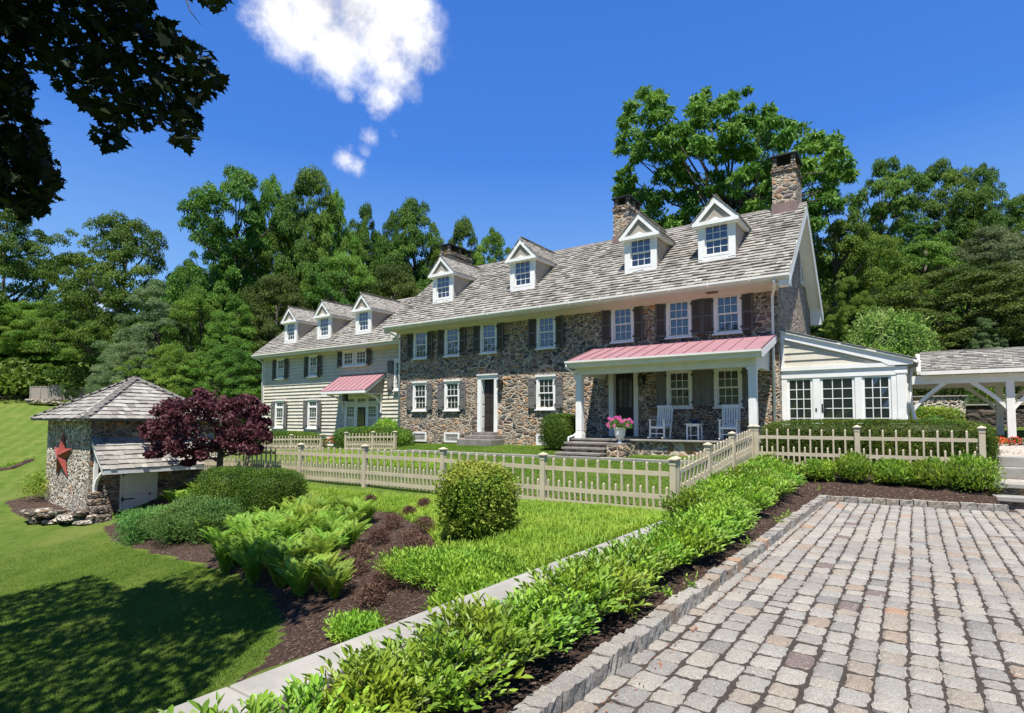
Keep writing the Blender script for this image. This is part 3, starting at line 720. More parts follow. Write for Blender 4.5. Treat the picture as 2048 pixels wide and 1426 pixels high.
# right gable wall
b = MB(); t = .35
b.add([(HX1, WY, -.2), (HX1, 27.0, -.2), (HX1, 27.0, 6.2), (HX1, RY, 9.62), (HX1, WY, 6.2)], [(0, 1, 2, 3, 4)])
HB(b).obj('gable_wall', m_stone_gable, H)
b = MB(); b.add([(HX0, 27.0, -.2), (HX0, WY, -.2), (HX0, WY, 6.2), (HX0, RY, 9.62), (HX0, 27.0, 6.2)], [(0, 1, 2, 3, 4)])
b.add([(HX0, 27, -.2), (HX1, 27, -.2), (HX1, 27, 6.2), (HX0, 27, 6.2)], [(3, 2, 1, 0)]); HB(b).obj('back_wall', m_stone, H)
# roof deck + shingles
RX0, RX1 = -20.95, -3.0
sl_f = math.hypot(RY-EY, RZ-EZ0); uyf = np.array([0, RY-EY, RZ-EZ0])/sl_f; nfz = np.cross([1, 0, 0], uyf)
rd = MB(); th = .1
rd.prism([(EY, EZ0-.03), (RY, RZ-.03), (BY, BZ-.03), (BY, BZ-.16), (RY, RZ-.17), (EY, EZ0-.15)], 'x', RX0, RX1)
roof = HB(rd).obj('roof', m_soffit, H)
def roof_field(X0, X1, name='shingles', parent=roof, P=(0, EY, EZ0), uy=uyf, sl=sl_f, exp=.215, seed=1, base=HL, wid=.23):
    return shingles(name, (0, P[1], P[2]), (1, 0, 0), uy, None, int(sl/exp), exp, m_shingle, parent, (base.x, base.y, base.z), wid, .05, 1.2, lambda s: (X0, X1), seed)
roof_field(RX0, RX1)
sl_b = math.hypot(BY-RY, RZ-BZ); uyb = np.array([0, RY-BY, RZ-BZ])/sl_b
shingles('shingles', (0, BY, BZ), (-1, 0, 0), uyb, None, int(sl_b/.3), .3, m_shingle, roof, (HL.x, HL.y, HL.z), .3, .03, 1.25, lambda s: (-RX1, -RX0), 3)
b = MB(); xx = RX0
while xx < RX1-.05:
    w = .22; M = None
    b.prism([(RY-.13, RZ-.075+random.random()*.012), (RY, RZ+.045), (RY+.13, RZ-.075), (RY, RZ+.015)], 'x', xx, min(xx+w*1.0, RX1)-.004); xx += w
HB(b).obj('ridge_cap', m_shingle_dk, roof)
# cornice: boxed soffit, crown at wall, half round gutter
b = MB(); b.box(RX0+.12, RX1-.18, EY+.02, WY+.0, 6.02, 6.10); b.prism([(WY-.30, 6.02), (WY-.003, 6.02), (WY-.003, 5.9), (WY-.06, 5.9), (WY-.2, 5.97)], 'x', HX0-.02, HX1+.02)
HB(b).obj('soffit', m_soffit, roof)
b = MB(); b.prism([(EY-.12, EZ0-.02), (EY-.12, EZ0-.09), (EY-.09, EZ0-.15), (EY-.02, EZ0-.16), (EY-.003, EZ0-.16), (EY-.003, EZ0-.03), (EY-.02, EZ0-.03), (EY-.03, EZ0-.1), (EY-.09, EZ0-.1), (EY-.1, EZ0-.02)], 'x', RX0, RX1+.02)
x = RX0+1.2
while x < RX1: b.box(x, x+.02, EY-.128, EY-.1, EZ0-.14, EZ0-.0); x += 1.3
HB(b).obj('gutter', m_white_dull, roof)
b = MB(); b.box(RX0+.1, RX1-.12, EY-.001, EY+.03, EZ0-.2, EZ0-.03); HB(b).obj('fascia', m_white_dull, roof)
# rake boards, right end, with boxed underside
for (ya, za, yb, zb, nm) in ((EY, EZ0, RY, RZ, 'f'), (BY, BZ, RY, RZ, 'b')):
    for X0, X1 in ((RX1-.47+.0, RX1-.0), (RX0+.0, RX0+.28)):
        bb = MB(); s_ = 1 if nm == 'f' else -1
        bb.prism([(ya, za-.155), (yb, zb-.175), (yb, zb-.44), (ya+s_*.18, za-.33), (ya, za-.33)], 'x', X1-.045 if X1 == RX1 else X0, X1-.003 if X1 == RX1 else X0+.04)
        HB(bb).obj('rake_board', m_white, roof)
    bb = MB(); s_ = 1 if nm == 'f' else -1
    bb.prism([(ya+s_*.05, za-.26), (yb, zb-.36), (yb, zb-.42), (ya+s_*.1, za-.31)], 'x', HX1+.002, RX1-.05); HB(bb).obj('rake_soffit', m_white, roof)
bb = MB(); bb.prism([(EY-.0, EZ0-.33), (EY, EZ0-.12), (EY+.8, EZ0+.2), (EY+.8, 6.0), (EY+.25, 5.86), (EY, 5.88)], 'x', RX1-.30, RX1-.05); HB(bb).obj('cornice_return', m_white, roof)
bb = MB(); bb.prism([(BY, BZ-.33), (BY, BZ-.16), (BY-.6, BZ+.2), (BY-.5, 5.75), (BY, 5.9)], 'x', RX1-.45, RX1-.05); HB(bb).obj('cornice_return', m_white, roof)
# gable windows
gw = sash_window(.62, 1.15, 2, 2, .09, .1)
for y, z in ((22.2, 7.15), (25.0, 7.15)): put_window(gw, H, L_(HX1, y, z), rz=R(90))
# downspouts
def spout(parent, base, pts, r=.045, mat=m_white):
    b = MB(); b.tube(pts, r, 8); b.v = [(v[0]-base.x, v[1]-base.y, v[2]-base.z) for v in b.v]; return b.obj('downspout', mat, parent, smooth=True)
spout(H, HL, [(-3.42, EY-.04, 6.1), (-3.42, EY-.04, 5.98), (-3.50, EY+.35, 5.86), (-3.62, WY-.1, 5.72), (-3.62, WY-.08, 5.5), (-3.62, WY-.08, 1.0)])
spout(H, HL, [(-20.75, EY-.04, 6.1), (-20.75, EY-.02, 6.0), (-20.68, EY+.4, 5.85), (-20.6, WY-.1, 5.65), (-20.6, WY-.08, 5.4), (-20.6, WY-.08, .6)])
# windows and shutters of the front
w66 = sash_window(.92, 1.39, 3, 2); w66b = sash_window(.92, 1.37, 3, 2)
for i, x in enumerate(up_x):
    put_window(w66, H, L_(x, WY, 4.65))
    put_shutter(lsh, H, x-HL.x-.46-.19, -.045, 4.68-HL.z, -1); put_shutter(lsh, H, x-HL.x+.46+.19, -.045, 4.68-HL.z, 1)
for x in lo_x:
    put_window(w66b, H, L_(x, WY, 2.16))
    put_shutter(psh, H, x-HL.x-.46-.19, -.045, 2.2-HL.z, -1); put_shutter(psh, H, x-HL.x+.46+.19, -.045, 2.2-HL.z, 1)
# basement vents
vb = MB(); vb.box(-.45, .45, -.055, .05, 0, .07); vb.box(-.45, .45, -.055, .05, .37, .44); vb.box(-.45, -.37, -.055, .05, .07, .37); vb.box(.37, .45, -.055, .05, .07, .37)
for k in range(5):
    M = Matrix.Translation((0, -.03, .10+k*.06)) @ Matrix.Rotation(R(-35), 4, 'X'); vb.box(-.37, .37, -.012, .012, -.004, .004, M)
vb.m = 1; vb.box(-.37, .37, -.012, -.004, .07, .37); vme = vb.mesh('basement_vent', [m_white, m_dark])  # dark backing sheet stands in for the shaded hollow behind the slats
for x in (-19.24, -17.22, -12.21): inst(vme, 'basement_vent', H, L_(x, WY, .7))
# front door set deep in the wall
def door_case(b, x0, x1, z0, z1, w=.19):
    b.box(x0-w, x0, WY-.04, WY+.05, z0, z1); b.box(x1, x1+w, WY-.04, WY+.05, z0, z1); b.box(x0-w, x1+w, WY-.045, WY+.05, z1, z1+.17); b.box(x0-w-.02, x1+w+.02, WY-.1, WY+.0, z1+.171, z1+.22)
b = MB(); door_case(b, -15.56, -14.84, 1.16, 3.5)
for xx in (-15.56, -14.84):
    s_ = 1 if xx < -15 else -1
    b.box(min(xx, xx+s_*.012), max(xx, xx+s_*.012), WY, WY+.29, 1.2, 3.5)
    for k in range(4): b.box(min(xx+s_*.012, xx+s_*.02), max(xx+s_*.012, xx+s_*.02), WY+.06, WY+.25, 1.35+k*.54, 1.35+k*.54+.42)
HB(b).obj('door_frame', m_white, H)
b = MB(); b.box(-15.53, -14.87, WY+.2, WY+.24, 1.25, 3.48)
for k in range(3): b.box(-15.47, -15.23, WY+.185, WY+.2, 1.4+k*.66, 1.4+k*.66+.52); b.box(-15.17, -14.93, WY+.185, WY+.2, 1.4+k*.66, 1.4+k*.66+.52)
dd = HB(b).obj('door', m_door, H); b = MB(); b.lathe([(0, 0), (.03, .01), (.03, .03), (0, .04)], n=10); inst(b.mesh('handle', m_dark), 'handle', dd, L_(-14.93, WY+.17, 2.2))
b = MB(); b.box(-15.75, -14.65, WY-.28, WY+.2, 1.06, 1.2); HB(b).obj('door_step', m_darkslab, H, bevel=.015)
b = MB(); b.box(-15.95, -14.4, WY-.62, WY-.0, .9, 1.06); HB(b).obj('door_step', m_darkslab, H, bevel=.02)
b = MB(); b.box(-16.15, -14.3, WY-.95, WY, .55, .9); HB(b).obj('door_step', m_darkslab, H, bevel=.03)
# porch door
b = MB(); door_case(b, -9.25, -8.42, 1.12, 3.47, .17); b.box(-9.25, -9.24, WY, WY+.29, 1.12, 3.47); b.box(-8.43, -8.42, WY, WY+.29, 1.12, 3.47); HB(b).obj('door_frame', m_white_dull, H)
b = MB(); b.box(-9.22, -8.45, WY+.2, WY+.24, 1.13, 3.44)
for k in range(2): b.box(-9.14, -8.53, WY+.185, WY+.2, 1.25+k*.42, 1.25+k*.42+.34)
dd = HB(b).obj('door', m_door, H)
b = MB(); b.box(-9.1, -8.57, WY+.19, WY+.197, 2.2, 3.3); HB(b).obj('door_glass', m_glass, dd)
b = MB()
for k in range(1, 3): b.box(-9.1+.53*k/3-.01, -9.1+.53*k/3+.01, WY+.175, WY+.19, 2.2, 3.3)
for k in range(0, 5): b.box(-9.1, -8.57, WY+.176, WY+.189, 2.2+k*.275-.01, 2.2+k*.275+.01)
HB(b).obj('glazing_bar', m_door, dd)
# wall lanterns
def lantern():
    b = MB(); b.box(-.09, .09, -.02, 0, 0, .36); b.box(-.03, .03, -.1, -.02, .3, .33)
    b.prism([(-.11, .3), (.11, .3), (0, .4)], 'y', -.24, -.03); b.box(-.1, .1, -.24, -.04, .28, .3); b.box(-.09, .09, -.23, -.05, -.0, .02)
    for x in (-.09, .075):
        for y in (-.23, -.065): b.box(x, x+.015, y, y+.015, .02, .28)
    return b.mesh('wall_lantern', m_dark)
lme = lantern(); gb = MB(); gb.box(-.07, .07, -.21, -.07, .03, .27); lgm = gb.mesh('lantern_glass', m_glass)
for x, z in ((-14.47, 3.08), (-8.07, 3.0)): o = inst(lme, 'wall_lantern', H, L_(x, WY, z)); inst(lgm, 'lantern_glass', o)
b = MB(); b.box(-5.6, -5.25, EY+.25, EY+.5, 5.98, 6.025); HB(b).obj('soffit_light', m_copper, H)

# dormers
def dormer(parent, base, X, Y, zb, ztop, w, roofz, slope, win, roofpar):
    """X centre, Y front plane, zb base of the face; roofz(y) height of the main roof"""
    x0, x1 = X-w/2, X+w/2; yb = Y+(ztop-zb)/slope+.05
    B = lambda b: (setattr(b, 'v', [(v[0]-base.x, v[1]-base.y, v[2]-base.z) for v in b.v]), b)[1]
    cas = .18
    b = MB(); b.box(x0, x0+cas, Y-.03, Y+.05, zb-.02, ztop); b.box(x1-cas, x1, Y-.03, Y+.05, zb-.02, ztop)
    b.box(x0+cas, x1-cas, Y-.03, Y+.05, zb-.02, zb+.16)
    d = B(b).obj('dormer', m_white, parent)
    for s_, xa in ((-1, x0), (1, x1)):
        b = MB(); z = zb-.05; k = 0
        while z < ztop:     # lapped siding on the cheeks
            z2 = min(z+.13, ztop); ys = Y+.05+max(0, (z-zb))/slope
            q = xa; oo = s_*.012
            if ys < yb-.03:
                b.add([(q+oo, Y+.05, z), (q+oo, yb+.3, z), (q, yb+.3, z2), (q, Y+.05, z2)], [(0, 1, 2, 3)] if s_ > 0 else [(3, 2, 1, 0)])
                b.add([(q+oo, Y+.05, z), (q+oo, yb+.3, z), (q-s_*.01, yb+.3, z), (q-s_*.01, Y+.05, z)], [(3, 2, 1, 0)])
            z = z2
        B(b).obj('cheek', m_taupe, d)
    # gable roof
    ov = .15; rise = .80; hx = w/2+ov; ze = ztop+.08; za = ze+rise+.03; Yf = Y-.2
    yr = Y+(za-zb)/slope+.15; ye = Y+(ze-zb)/slope+.15
    b = MB(); T = .07
    for s_ in (-1, 1):
        b.add([(X+s_*hx, Yf, ze), (X, Yf, za), (X, yr, za), (X+s_*hx, ye, ze), (X+s_*hx, Yf, ze-T), (X, Yf, za-T*1.4), (X, yr, za-T*1.4), (X+s_*hx, ye, ze-T)],
              [(0, 1, 2, 3), (7, 6, 5, 4), (0, 4, 5, 1), (0, 3, 7, 4)] if s_ > 0 else [(3, 2, 1, 0), (4, 5, 6, 7), (1, 5, 4, 0), (4, 7, 3, 0)])
    B(b).obj('dormer_roof', m_white_dull, d)
    sl = math.hypot(hx, za-ze)
    for s_ in (-1, 1):
        uy = np.array([-s_*hx, 0, za-ze])/sl
        ux = np.array([0, s_*1., 0])
        if s_ > 0: fx = lambda s: (Yf-.03, ye+(yr-ye)*s/sl)
        else: fx = lambda s: (-(ye+(yr-ye)*s/sl), -(Yf-.03))
        shingles('shingles', (X+s_*(hx+.03), 0, ze-.02), ux, uy, None, int(sl/.14)+1, .14, m_shingle, d, (base.x, base.y, base.z), .14, .02, 1.2, fx, int(abs(X)*10)+s_)
    # pediment: rake boards, frieze, tympanum with siding, small pointed crest
    b = MB()
    for s_ in (-1, 1): b.prism([(X+s_*hx, ze-.07), (X, za-.1), (X, za-.235), (X+s_*(hx-.14), ze-.09)], 'y', Yf-.004, Yf+.04)
    b.box(X-hx-.01, X+hx+.01, Yf-.01, Yf+.2, ztop-.055, ztop+.075); b.box(X-hx+.03, X+hx-.03, Yf+.03, Y+.0, ztop-.09, ztop-.055)
    b.prism([(X-.2, ztop+.075), (X+.2, ztop+.075), (X, ztop+.19)], 'y', Yf+.02, Yf+.06)
    B(b).obj('pediment', m_white, d)
    b = MB(); b.prism([(X-hx+.12, ztop+.02), (X+hx-.12, ztop+.02), (X, za-.2)], 'y', Yf+.075, Yf+.1); B(b).obj('tympanum', m_taupe, d)
    for s_ in (-1, 1):
        b = MB(); q = X+s_*hx; qq = X+s_*(w/2); b.box(min(q-s_*.01, q-s_*.05), max(q-s_*.01, q-s_*.05), Yf+.05, ye-.05, ze-.16, ze-.075); b.box(min(qq, q-s_*.05), max(qq, q-s_*.05), Yf+.1, ye-.1, ze-.16, ze-.14)
        B(b).obj('eave_board', m_white_dull, d)
    o = inst(win[0], 'window', d, (X-base.x, Y+.0-base.y, zb+.165-base.z)); inst(win[1], 'pane', d, (X-base.x, Y-base.y, zb+.165-base.z))
    b = MB(); b.box(x0-.05, x1+.05, Y-.12, Y-.02, zb-.07, zb-.02); B(b).obj('flashing', m_copper, d)
    return d
wd = sash_window(.93, 1.16, 3, 2, .055, .04, sill=False)
for X in (-5.5, -8.32, -13.73, -18.32): dormer(H, HL, X, 20.4, 7.33, 8.66, 1.28, None, (RZ-EZ0)/(RY-EY), wd, roof)

# chimneys with slab cap on corner piers
def chimney(parent, base, x0, x1, y0, y1, z0, z1, capmat=m_dark, ph=.3):
    b = MB(); rr = random.Random(int(x0*100))
    B = lambda b: (setattr(b, 'v', [(v[0]-base.x, v[1]-base.y, v[2]-base.z) for v in b.v]), b)[1]
    b.box(x0, x1, y0, y1, z0, z1-.25); ch = B(b).obj('chimney', m_stone, parent)
    b = MB(); n = 0
    for z in (z1-.25, z1-.13):
        o = .05 if n == 0 else .015
        b.box(x0-o, x1+o, y0-o, y1+o, z, z+.12); n += 1
    B(b).obj('corbel', m_rock, ch, bevel=.03)
    b = MB(); s = .15; ys = [y0+.02, y1-s-.02] if y1-y0 < 1.3 else [y0+.02, (y0+y1)/2-s/2, y1-s-.02]
    for y in ys:
        for x in (x0+.02, x1-s-.02): b = MB(); b.box(x, x+s, y, y+s, z1-.01, z1+ph); B(b).obj('cap_pier', m_rock, ch, bevel=.015)
    b = MB(); b.box(x0-.06, x1+.06, y0-.06, y1+.06, z1+ph, z1+ph+.06); B(b).obj('cap', capmat, ch, bevel=.01)
    b = MB(); b.box(x0+.25, x1-.25, y0+.25, y1-.25, z1-.3, z1+.01); B(b).obj('flue', m_dark, ch)
    b = MB(); b.box(x0-.03, x1+.03, y0-.03, y1+.03, z0, 9.78+.02-.0); B(b).obj('flashing', m_copper, ch)
chimney(H, HL, -4.1, -3.28, 22.85, 24.1, 9.0, 11.22, ph=.36)
chimney(H, HL, -10.6, -9.85, 22.9, 24.2, 9.0, 11.15)
chimney(H, HL, -20.82, -20.15, 22.9, 24.8, 8.5, 10.85)

# ------------------------------------------------------------------ porch (part of the house)
PX0, PX1, PY, PZ = -10.1, -3.5, 17.85, 1.08
b = MB(); b.box(PX0+.08, PX1-.02, PY+.08, WY, .2, PZ-.08); HB(b).obj('porch_base', stone_mat('porch_fieldstone', 2.6, [(.34, .22, .13), (.30, .26, .21), (.20, .17, .14), (.42, .25, .13), (.26, .21, .18), (.36, .31, .25)], MORT, 1.1, 1.2, .07), H)
b = MB(); b.box(PX0, PX1, PY, WY-.004, PZ-.08, PZ-.012); HB(b).obj('porch_floor', m_darkslab, H, bevel=.01)
b = MB(); b.box(-8.1, PX1, PY-.03, PY+.2, PZ-.06, PZ-.008); HB(b).obj('porch_edge', m_slab, H, bevel=.006)
prf, prb, pzf, pzb = 17.52, WY-.002, 3.76, 4.50
porch = None
b = MB(); b.prism([(prf, pzf), (prb, pzb), (prb, pzb-.05), (prf, pzf-.05)], 'x', -9.88, -3.52); pr = HB(b).obj('porch_roof', m_pink, H)
b = MB(); sl = math.hypot(prb-prf, pzb-pzf); n = 14
for k in range(n+1):
    x = -9.88+.012+(6.36-.024)*k/n; b.prism([(prf, pzf), (prb, pzb), (prb, pzb+.035), (prf, pzf+.035)], 'x', x-.008, x+.008)
HB(b).obj('seam', m_pink, pr)
b = MB(); b.prism([(prf-.1, pzf-.01), (prf-.1, pzf-.07), (prf-.06, pzf-.12), (prf-.0, pzf-.12), (prf-.0, pzf-.03), (prf-.08, pzf-.03)], 'x', -9.95, -3.5)
HB(b).obj('gutter', m_white_dull, pr)
b = MB(); b.box(-9.85, -3.55, prf+.003, prf+.04, pzf-.2, pzf-.05); b.box(-9.85, -3.55, prf+.04, 17.92, pzf-.22, pzf-.17); HB(b).obj('fascia', m_white, pr)
b = MB(); b.box(-9.78, -3.75, 17.9, 18.14, 3.30, 3.58); b.box(-9.78, -9.54, 18.14, WY-.003, 3.30, 3.58); b.box(-3.97, -3.75, 18.14, WY-.003, 3.3, 3.58)
HB(b).obj('porch_beam', m_white_dull, pr)
for X0, X1 in ((-9.88, -9.84), (-3.56, -3.515)):
    b = MB(); b.prism([(prf, pzf-.052), (prb, pzb-.052), (prb, pzb-.27), (prf+.12, pzf-.24), (prf, pzf-.2)], 'x', X0, X1); HB(b).obj('rake_board', m_white, pr)
b = MB(); b.prism([(17.95, 3.58), (prb-.002, 3.58), (prb-.002, 4.22), (17.95, 3.63)], 'x', -3.78, -3.74); b.prism([(17.95, 3.58), (prb-.002, 3.58), (prb-.002, 4.22), (17.95, 3.63)], 'x', -9.78, -9.74); HB(b).obj('gable_panel', m_white_dull, pr)
b = MB(); b.box(-9.75, -3.75, 18.0, WY-.01, 3.6, 3.64); HB(b).obj('porch_ceiling', m_soffit, pr)
pb = MB(); pb.box(-.11, .11, -.11, .11, 0, 2.22); pb.box(-.14, .14, -.14, .14, 0, .16); pb.box(-.125, .125, -.125, .125, .16, .2)
pb.box(-.125, .125, -.125, .125, 2.03, 2.06); pb.box(-.135, .135, -.135, .135, 2.12, 2.16); pb.box(-.155, .155, -.155, .155, 2.16, 2.22)
for s_ in (-1, 1): pb.box(-.07, .07, s_*.11-.006, s_*.11+.006, .28, 1.98); pb.box(s_*.11-.006, s_*.11+.006, -.07, .07, .28, 1.98)
pme = pb.mesh('porch_post', m_white)
for x in (-9.66, -3.87): inst(pme, 'porch_post', H, L_(x, 18.02, PZ-.01))
b = MB(); b.tube([(-9.9, prf-.05, 3.64), (-9.9, prf-.03, 3.52), (-9.83, 17.95, 3.36), (-9.83, 18.14, 3.2), (-9.83, 18.14, 1.3), (-9.86, 17.95, 1.16), (-9.98, 17.78, 1.1), (-9.98, 17.74, .8)], .035, 8); HB(b).obj('downspout', m_white, H, smooth=True)
for k, (x0, x1, y0, z) in enumerate(((-9.8, -8.1, 17.5, .93), (-9.8, -7.6, 17.1, .96), (-9.75, -8.15, 16.85, .80), (-9.8, -8.15, 16.5, .64))):
    if k == 0: continue
    b = MB(); b.box(x0, x1, y0, 17.86+(0 if k > 1 else -.01), z-.075, z); b.m = 0; st = HB(b).obj('porch_step', m_darkslab, H, bevel=.012)
    b = MB(); b.box(x0+.05, x1-.05, y0+.04, 17.84, z-.2, z-.075); HB(b).obj('riser', m_stone_dark, st)
b = MB(); b.box(-8.12, -7.55, 16.95, 17.9, .2, .885); HB(b).obj('step_wall', m_stone, H)

# ------------------------------------------------------------------ clapboard wing
GY = 20.9; GX0, GX1 = -34.0, -20.5; ge, gzv = 20.3, 5.82; gry, grz = 24.2, 9.02
G = thing('clapboard_wing', 'cream clapboard wing with three small dormers and a pink metal canopy over its door', 'house', (-27, 20.9, 0)); GL = Vector((-27, 20.9, 0))
def GB(b): b.v = [(v[0]-GL.x, v[1]-GL.y, v[2]-GL.z) for v in b.v]; return b
b = MB(); b.box(GX0, GX1, GY+.04, 27.4, -.4, 5.68); b.prism([(20.94, 5.68), (27.4, 5.68), (24.2, 8.85)], 'x', GX0, GX1); GB(b).obj('wall', m_cream, G)
b = MB(); z = .05
while z < 5.66:
    z2 = min(z+.2, 5.68); b.prism([(GY+.04, z), (GY-.028, z), (GY+.03, z2+.01), (GY+.04, z2+.01)], 'x', GX0+.1, GX1-.0); z += .2
GB(b).obj('clapboards', m_cream, G)
b = MB(); b.box(GX0-.02, GX0+.12, GY-.03, GY+.1, -.2, 5.66); b.box(GX0-.02, GX0+.01, GY+.1, GY+.25, -.2, 5.66); GB(b).obj('corner_board', m_white_dull, G)
b = MB(); b.prism([(ge, gzv-.03), (gry, grz-.03), (28.1, gzv-.03), (28.1, gzv-.15), (gry, grz-.17), (ge, gzv-.14)], 'x', GX0-.35, -20.6); wr = GB(b).obj('roof', m_soffit, G)
slw = math.hypot(gry-ge, grz-gzv); uyw = np.array([0, gry-ge, grz-gzv])/slw
shingles('shingles', (0, ge, gzv), (1, 0, 0), uyw, None, int(slw/.215), .215, m_shingle, wr, (GL.x, GL.y, GL.z), .23, .05, 1.25, lambda s: (GX0-.35, -20.55), 5)
b = MB(); b.prism([(ge-.1, gzv-.02), (ge-.1, gzv-.08), (ge-.06, gzv-.13), (ge-.003, gzv-.13), (ge-.003, gzv-.03)], 'x', GX0-.35, -20.75); GB(b).obj('gutter', m_white_dull, wr)
b = MB(); b.box(GX0-.3, -20.75, ge+.003, GY+.04, gzv-.23, gzv-.15); b.box(GX0, -20.75, GY-.06, GY+.03, gzv-.36, gzv-.23); GB(b).obj('soffit', m_soffit, wr)
b = MB(); b.box(GX0-.03, -20.8, ge+.0, ge+.025, gzv-.23, gzv-.03); b.box(GX0-.35, GX0-.31, ge, ge+.02, gzv-.2, gzv-.03); GB(b).obj('fascia', m_white_dull, wr)
b = MB(); b.prism([(ge, gzv-.2), (ge, gzv-.02), (gry, grz-.02), (gry, grz-.25)], 'x', GX0-.37, GX0-.33); GB(b).obj('rake_board', m_white, wr)
spout(G, GL, [(-34.2, ge-.05, 5.7), (-34.1, ge+.25, 5.55), (-34.02, GY-.1, 5.4), (-34.02, GY-.08, 5.2), (-34.02, GY-.08, .1)])
spout(G, GL, [(-20.95, ge-.05, 5.7), (-20.9, ge+.2, 5.6), (-20.85, GY-.1, 5.4), (-20.85, GY-.08, .3)])
wdw = sash_window(.93, 1.16, 3, 2, .075, .05, sill=False)
for X in (-31.51, -28.24, -24.8): dormer(G, GL, X, 21.1, 6.43, 7.78, 1.25, None, (grz-gzv)/(gry-ge), wdw, wr)
ww = sash_window(.84, 1.27, 3, 2, .09, .1); wg = sash_window(.93, 1.70, 3, 2, .11, .12, trans=.34); ws = sash_window(.94, .86, 3, 2, .09, .08, single=True)
GYf = -.045
shn = louver_shutter(.36, 1.2)
for x in (-32.1, -28.85):
    put_window(ww, G, (x+27, GYf, 4.27))
    for s_ in (-1, 1): put_shutter(shn, G, x+27+s_*.6, GYf-.04, 4.27, s_)
for x in (-32.1, -28.8):
    put_window(wg, G, (x+27, GYf, 1.23)); sh2 = panel_shutter(.34, 1.62)
    for s_ in (-1, 1): put_shutter(sh2, G, x+27+s_*.65, GYf-.04, 1.25, s_, 1.62, .34)
for x in (-25.72, -24.68): put_window(ws, G, (x+27, GYf, 4.7))
shs = louver_shutter(.36, .84)
put_shutter(shs, G, -26.4+27, GYf-.04, 4.72, -1, .84); put_shutter(shs, G, -24.0+27, GYf-.04, 4.72, 1, .84)
put_window(sash_window(.84, 1.6, 3, 2), G, (-21.62+27, GYf, 3.25)); put_shutter(panel_shutter(.38, 1.5), G, -22.3+27, GYf-.04, 3.3, -1, 1.5, .38)
# wing door with side windows under the canopy
b = MB(); b.box(-25.95, -23.25, GY-.05, GY+.05, .95, 1.12); b.box(-25.95, -23.25, GY-.05, GY+.05, 3.0, 3.2)
for x in (-25.95, -25.1, -24.98, -24.2, -24.08, -23.33): b.box(x, x+.1, GY-.06, GY+.05, .25, 3.0)
b.box(-25.0, -24.1, GY-.055, GY+.05, 2.42, 2.52); GB(b).obj('door_frame', m_white, G)
sw = sash_window(.76, 1.42, 3, 2, .05, .05); tw = sash_window(.76, .4, 3, 1, .05, .05, sill=False, single=True); tw2 = sash_window(.8, .45, 3, 1, .04, .05, sill=False, single=True)
for x in (-25.47, -23.72): put_window(sw, G, (x+27, -.03, 1.12)); put_window(tw, G, (x+27, -.03, 2.6))
put_window(tw2, G, (-24.59+27, -.03, 2.54))
b = MB(); b.box(-24.95, -24.22, GY-.03, GY+.0, .35, 2.42); b.box(-24.85, -24.32, GY-.045, GY-.03, .45, .95); dd = GB(b).obj('door', m_door, G)
b = MB(); b.box(-24.82, -24.35, GY-.043, GY-.036, 1.1, 2.3); GB(b).obj('door_glass', m_glass, dd)
b = MB(); [b.box(-24.82+.47*k/3-.01, -24.82+.47*k/3+.01, GY-.055, GY-.044, 1.1, 2.3) for k in (1, 2)]; [b.box(-24.82, -24.35, GY-.056, GY-.044, 1.1+k*.3-.01, 1.1+k*.3+.01) for k in range(5)]; GB(b).obj('glazing_bar', m_door, dd)
b = MB(); cf, cb, czf, czb = 19.55, GY-.0, 3.27, 4.2
b.prism([(cf, czf), (cb, czb), (cb, czb-.04), (cf, czf-.04)], 'x', -26.35, -22.75); cn = GB(b).obj('canopy', m_pink, G)
b = MB()
for k in range(10): x = -26.33+3.56*k/9; b.prism([(cf, czf), (cb, czb), (cb, czb+.035), (cf, czf+.035)], 'x', x-.008, x+.008)
GB(b).obj('seam', m_pink, cn)
b = MB(); b.box(-26.33, -22.77, cf+.002, cf+.05, czf-.17, czf-.045)
for x in (-26.33, -22.82): b.prism([(cf+.05, czf-.17), (cf+.05, czf-.045), (cb-.01, czb-.045), (cb-.01, czb-.2)], 'x', x, x+.05)
b.box(-26.2, -22.9, 19.7, GY-.01, 3.08, 3.12); GB(b).obj('canopy_frame', m_white, cn)
for X0 in (-22.95, -26.2): b = MB(); b.prism([(19.75, 3.14), (GY-.01, 3.14), (GY-.01, 3.95)], 'x', X0, X0+.05); GB(b).obj('canopy_cheek', m_taupe, cn)
for x in (-26.05, -23.0):
    b = MB(); pts = [(x, GY-.06, 2.35)]+[(x, GY-.06-1.1*(1-math.cos(a)), 2.35+.72*math.sin(a)) for a in np.linspace(.2, math.pi/2, 8)]
    b.tube(pts, .045, 6); b.box(x-.04, x+.04, GY-.1, GY-.02, 2.1, 3.1); GB(b).obj('bracket', m_white, cn)
lo = inst(lme, 'hanging_lantern', G, (-24.9+27, -.75, 2.72)); inst(lgm, 'lantern_glass', lo)
b = MB(); b.box(-25.3, -23.9, 19.9, GY-.05, .1, .3); GB(b).obj('door_step', m_slab, G, bevel=.01)
# white lean-to roof edge at the far left and the boxed return beside the stone house
b = MB(); b.prism([(-37.2, 1.2), (-34.05, 3.15), (-34.05, 3.32), (-37.2, 1.4)], 'y', 21.5, 24); lt = GB(b).obj('lean_to_roof', m_white, G)
b = MB(); b.prism([(-37.0, -.5), (-34.03, -.5), (-34.03, 3.1), (-37.0, 1.2)], 'y', 21.8, 23.9); GB(b).obj('lean_to_wall', m_taupe, G)
b = MB(); b.box(-21.45, -21.35, 20.0, 20.5, 5.85, 6.45); b.box(-21.35, -20.96, 20.05, 20.08, 5.85, 6.4); GB(b).obj('boxed_return', [m_white_dull, m_soffit], G)
def local(b, base): b.v = [(v[0]-base[0], v[1]-base[1], v[2]-base[2]) for v in b.v]; return b
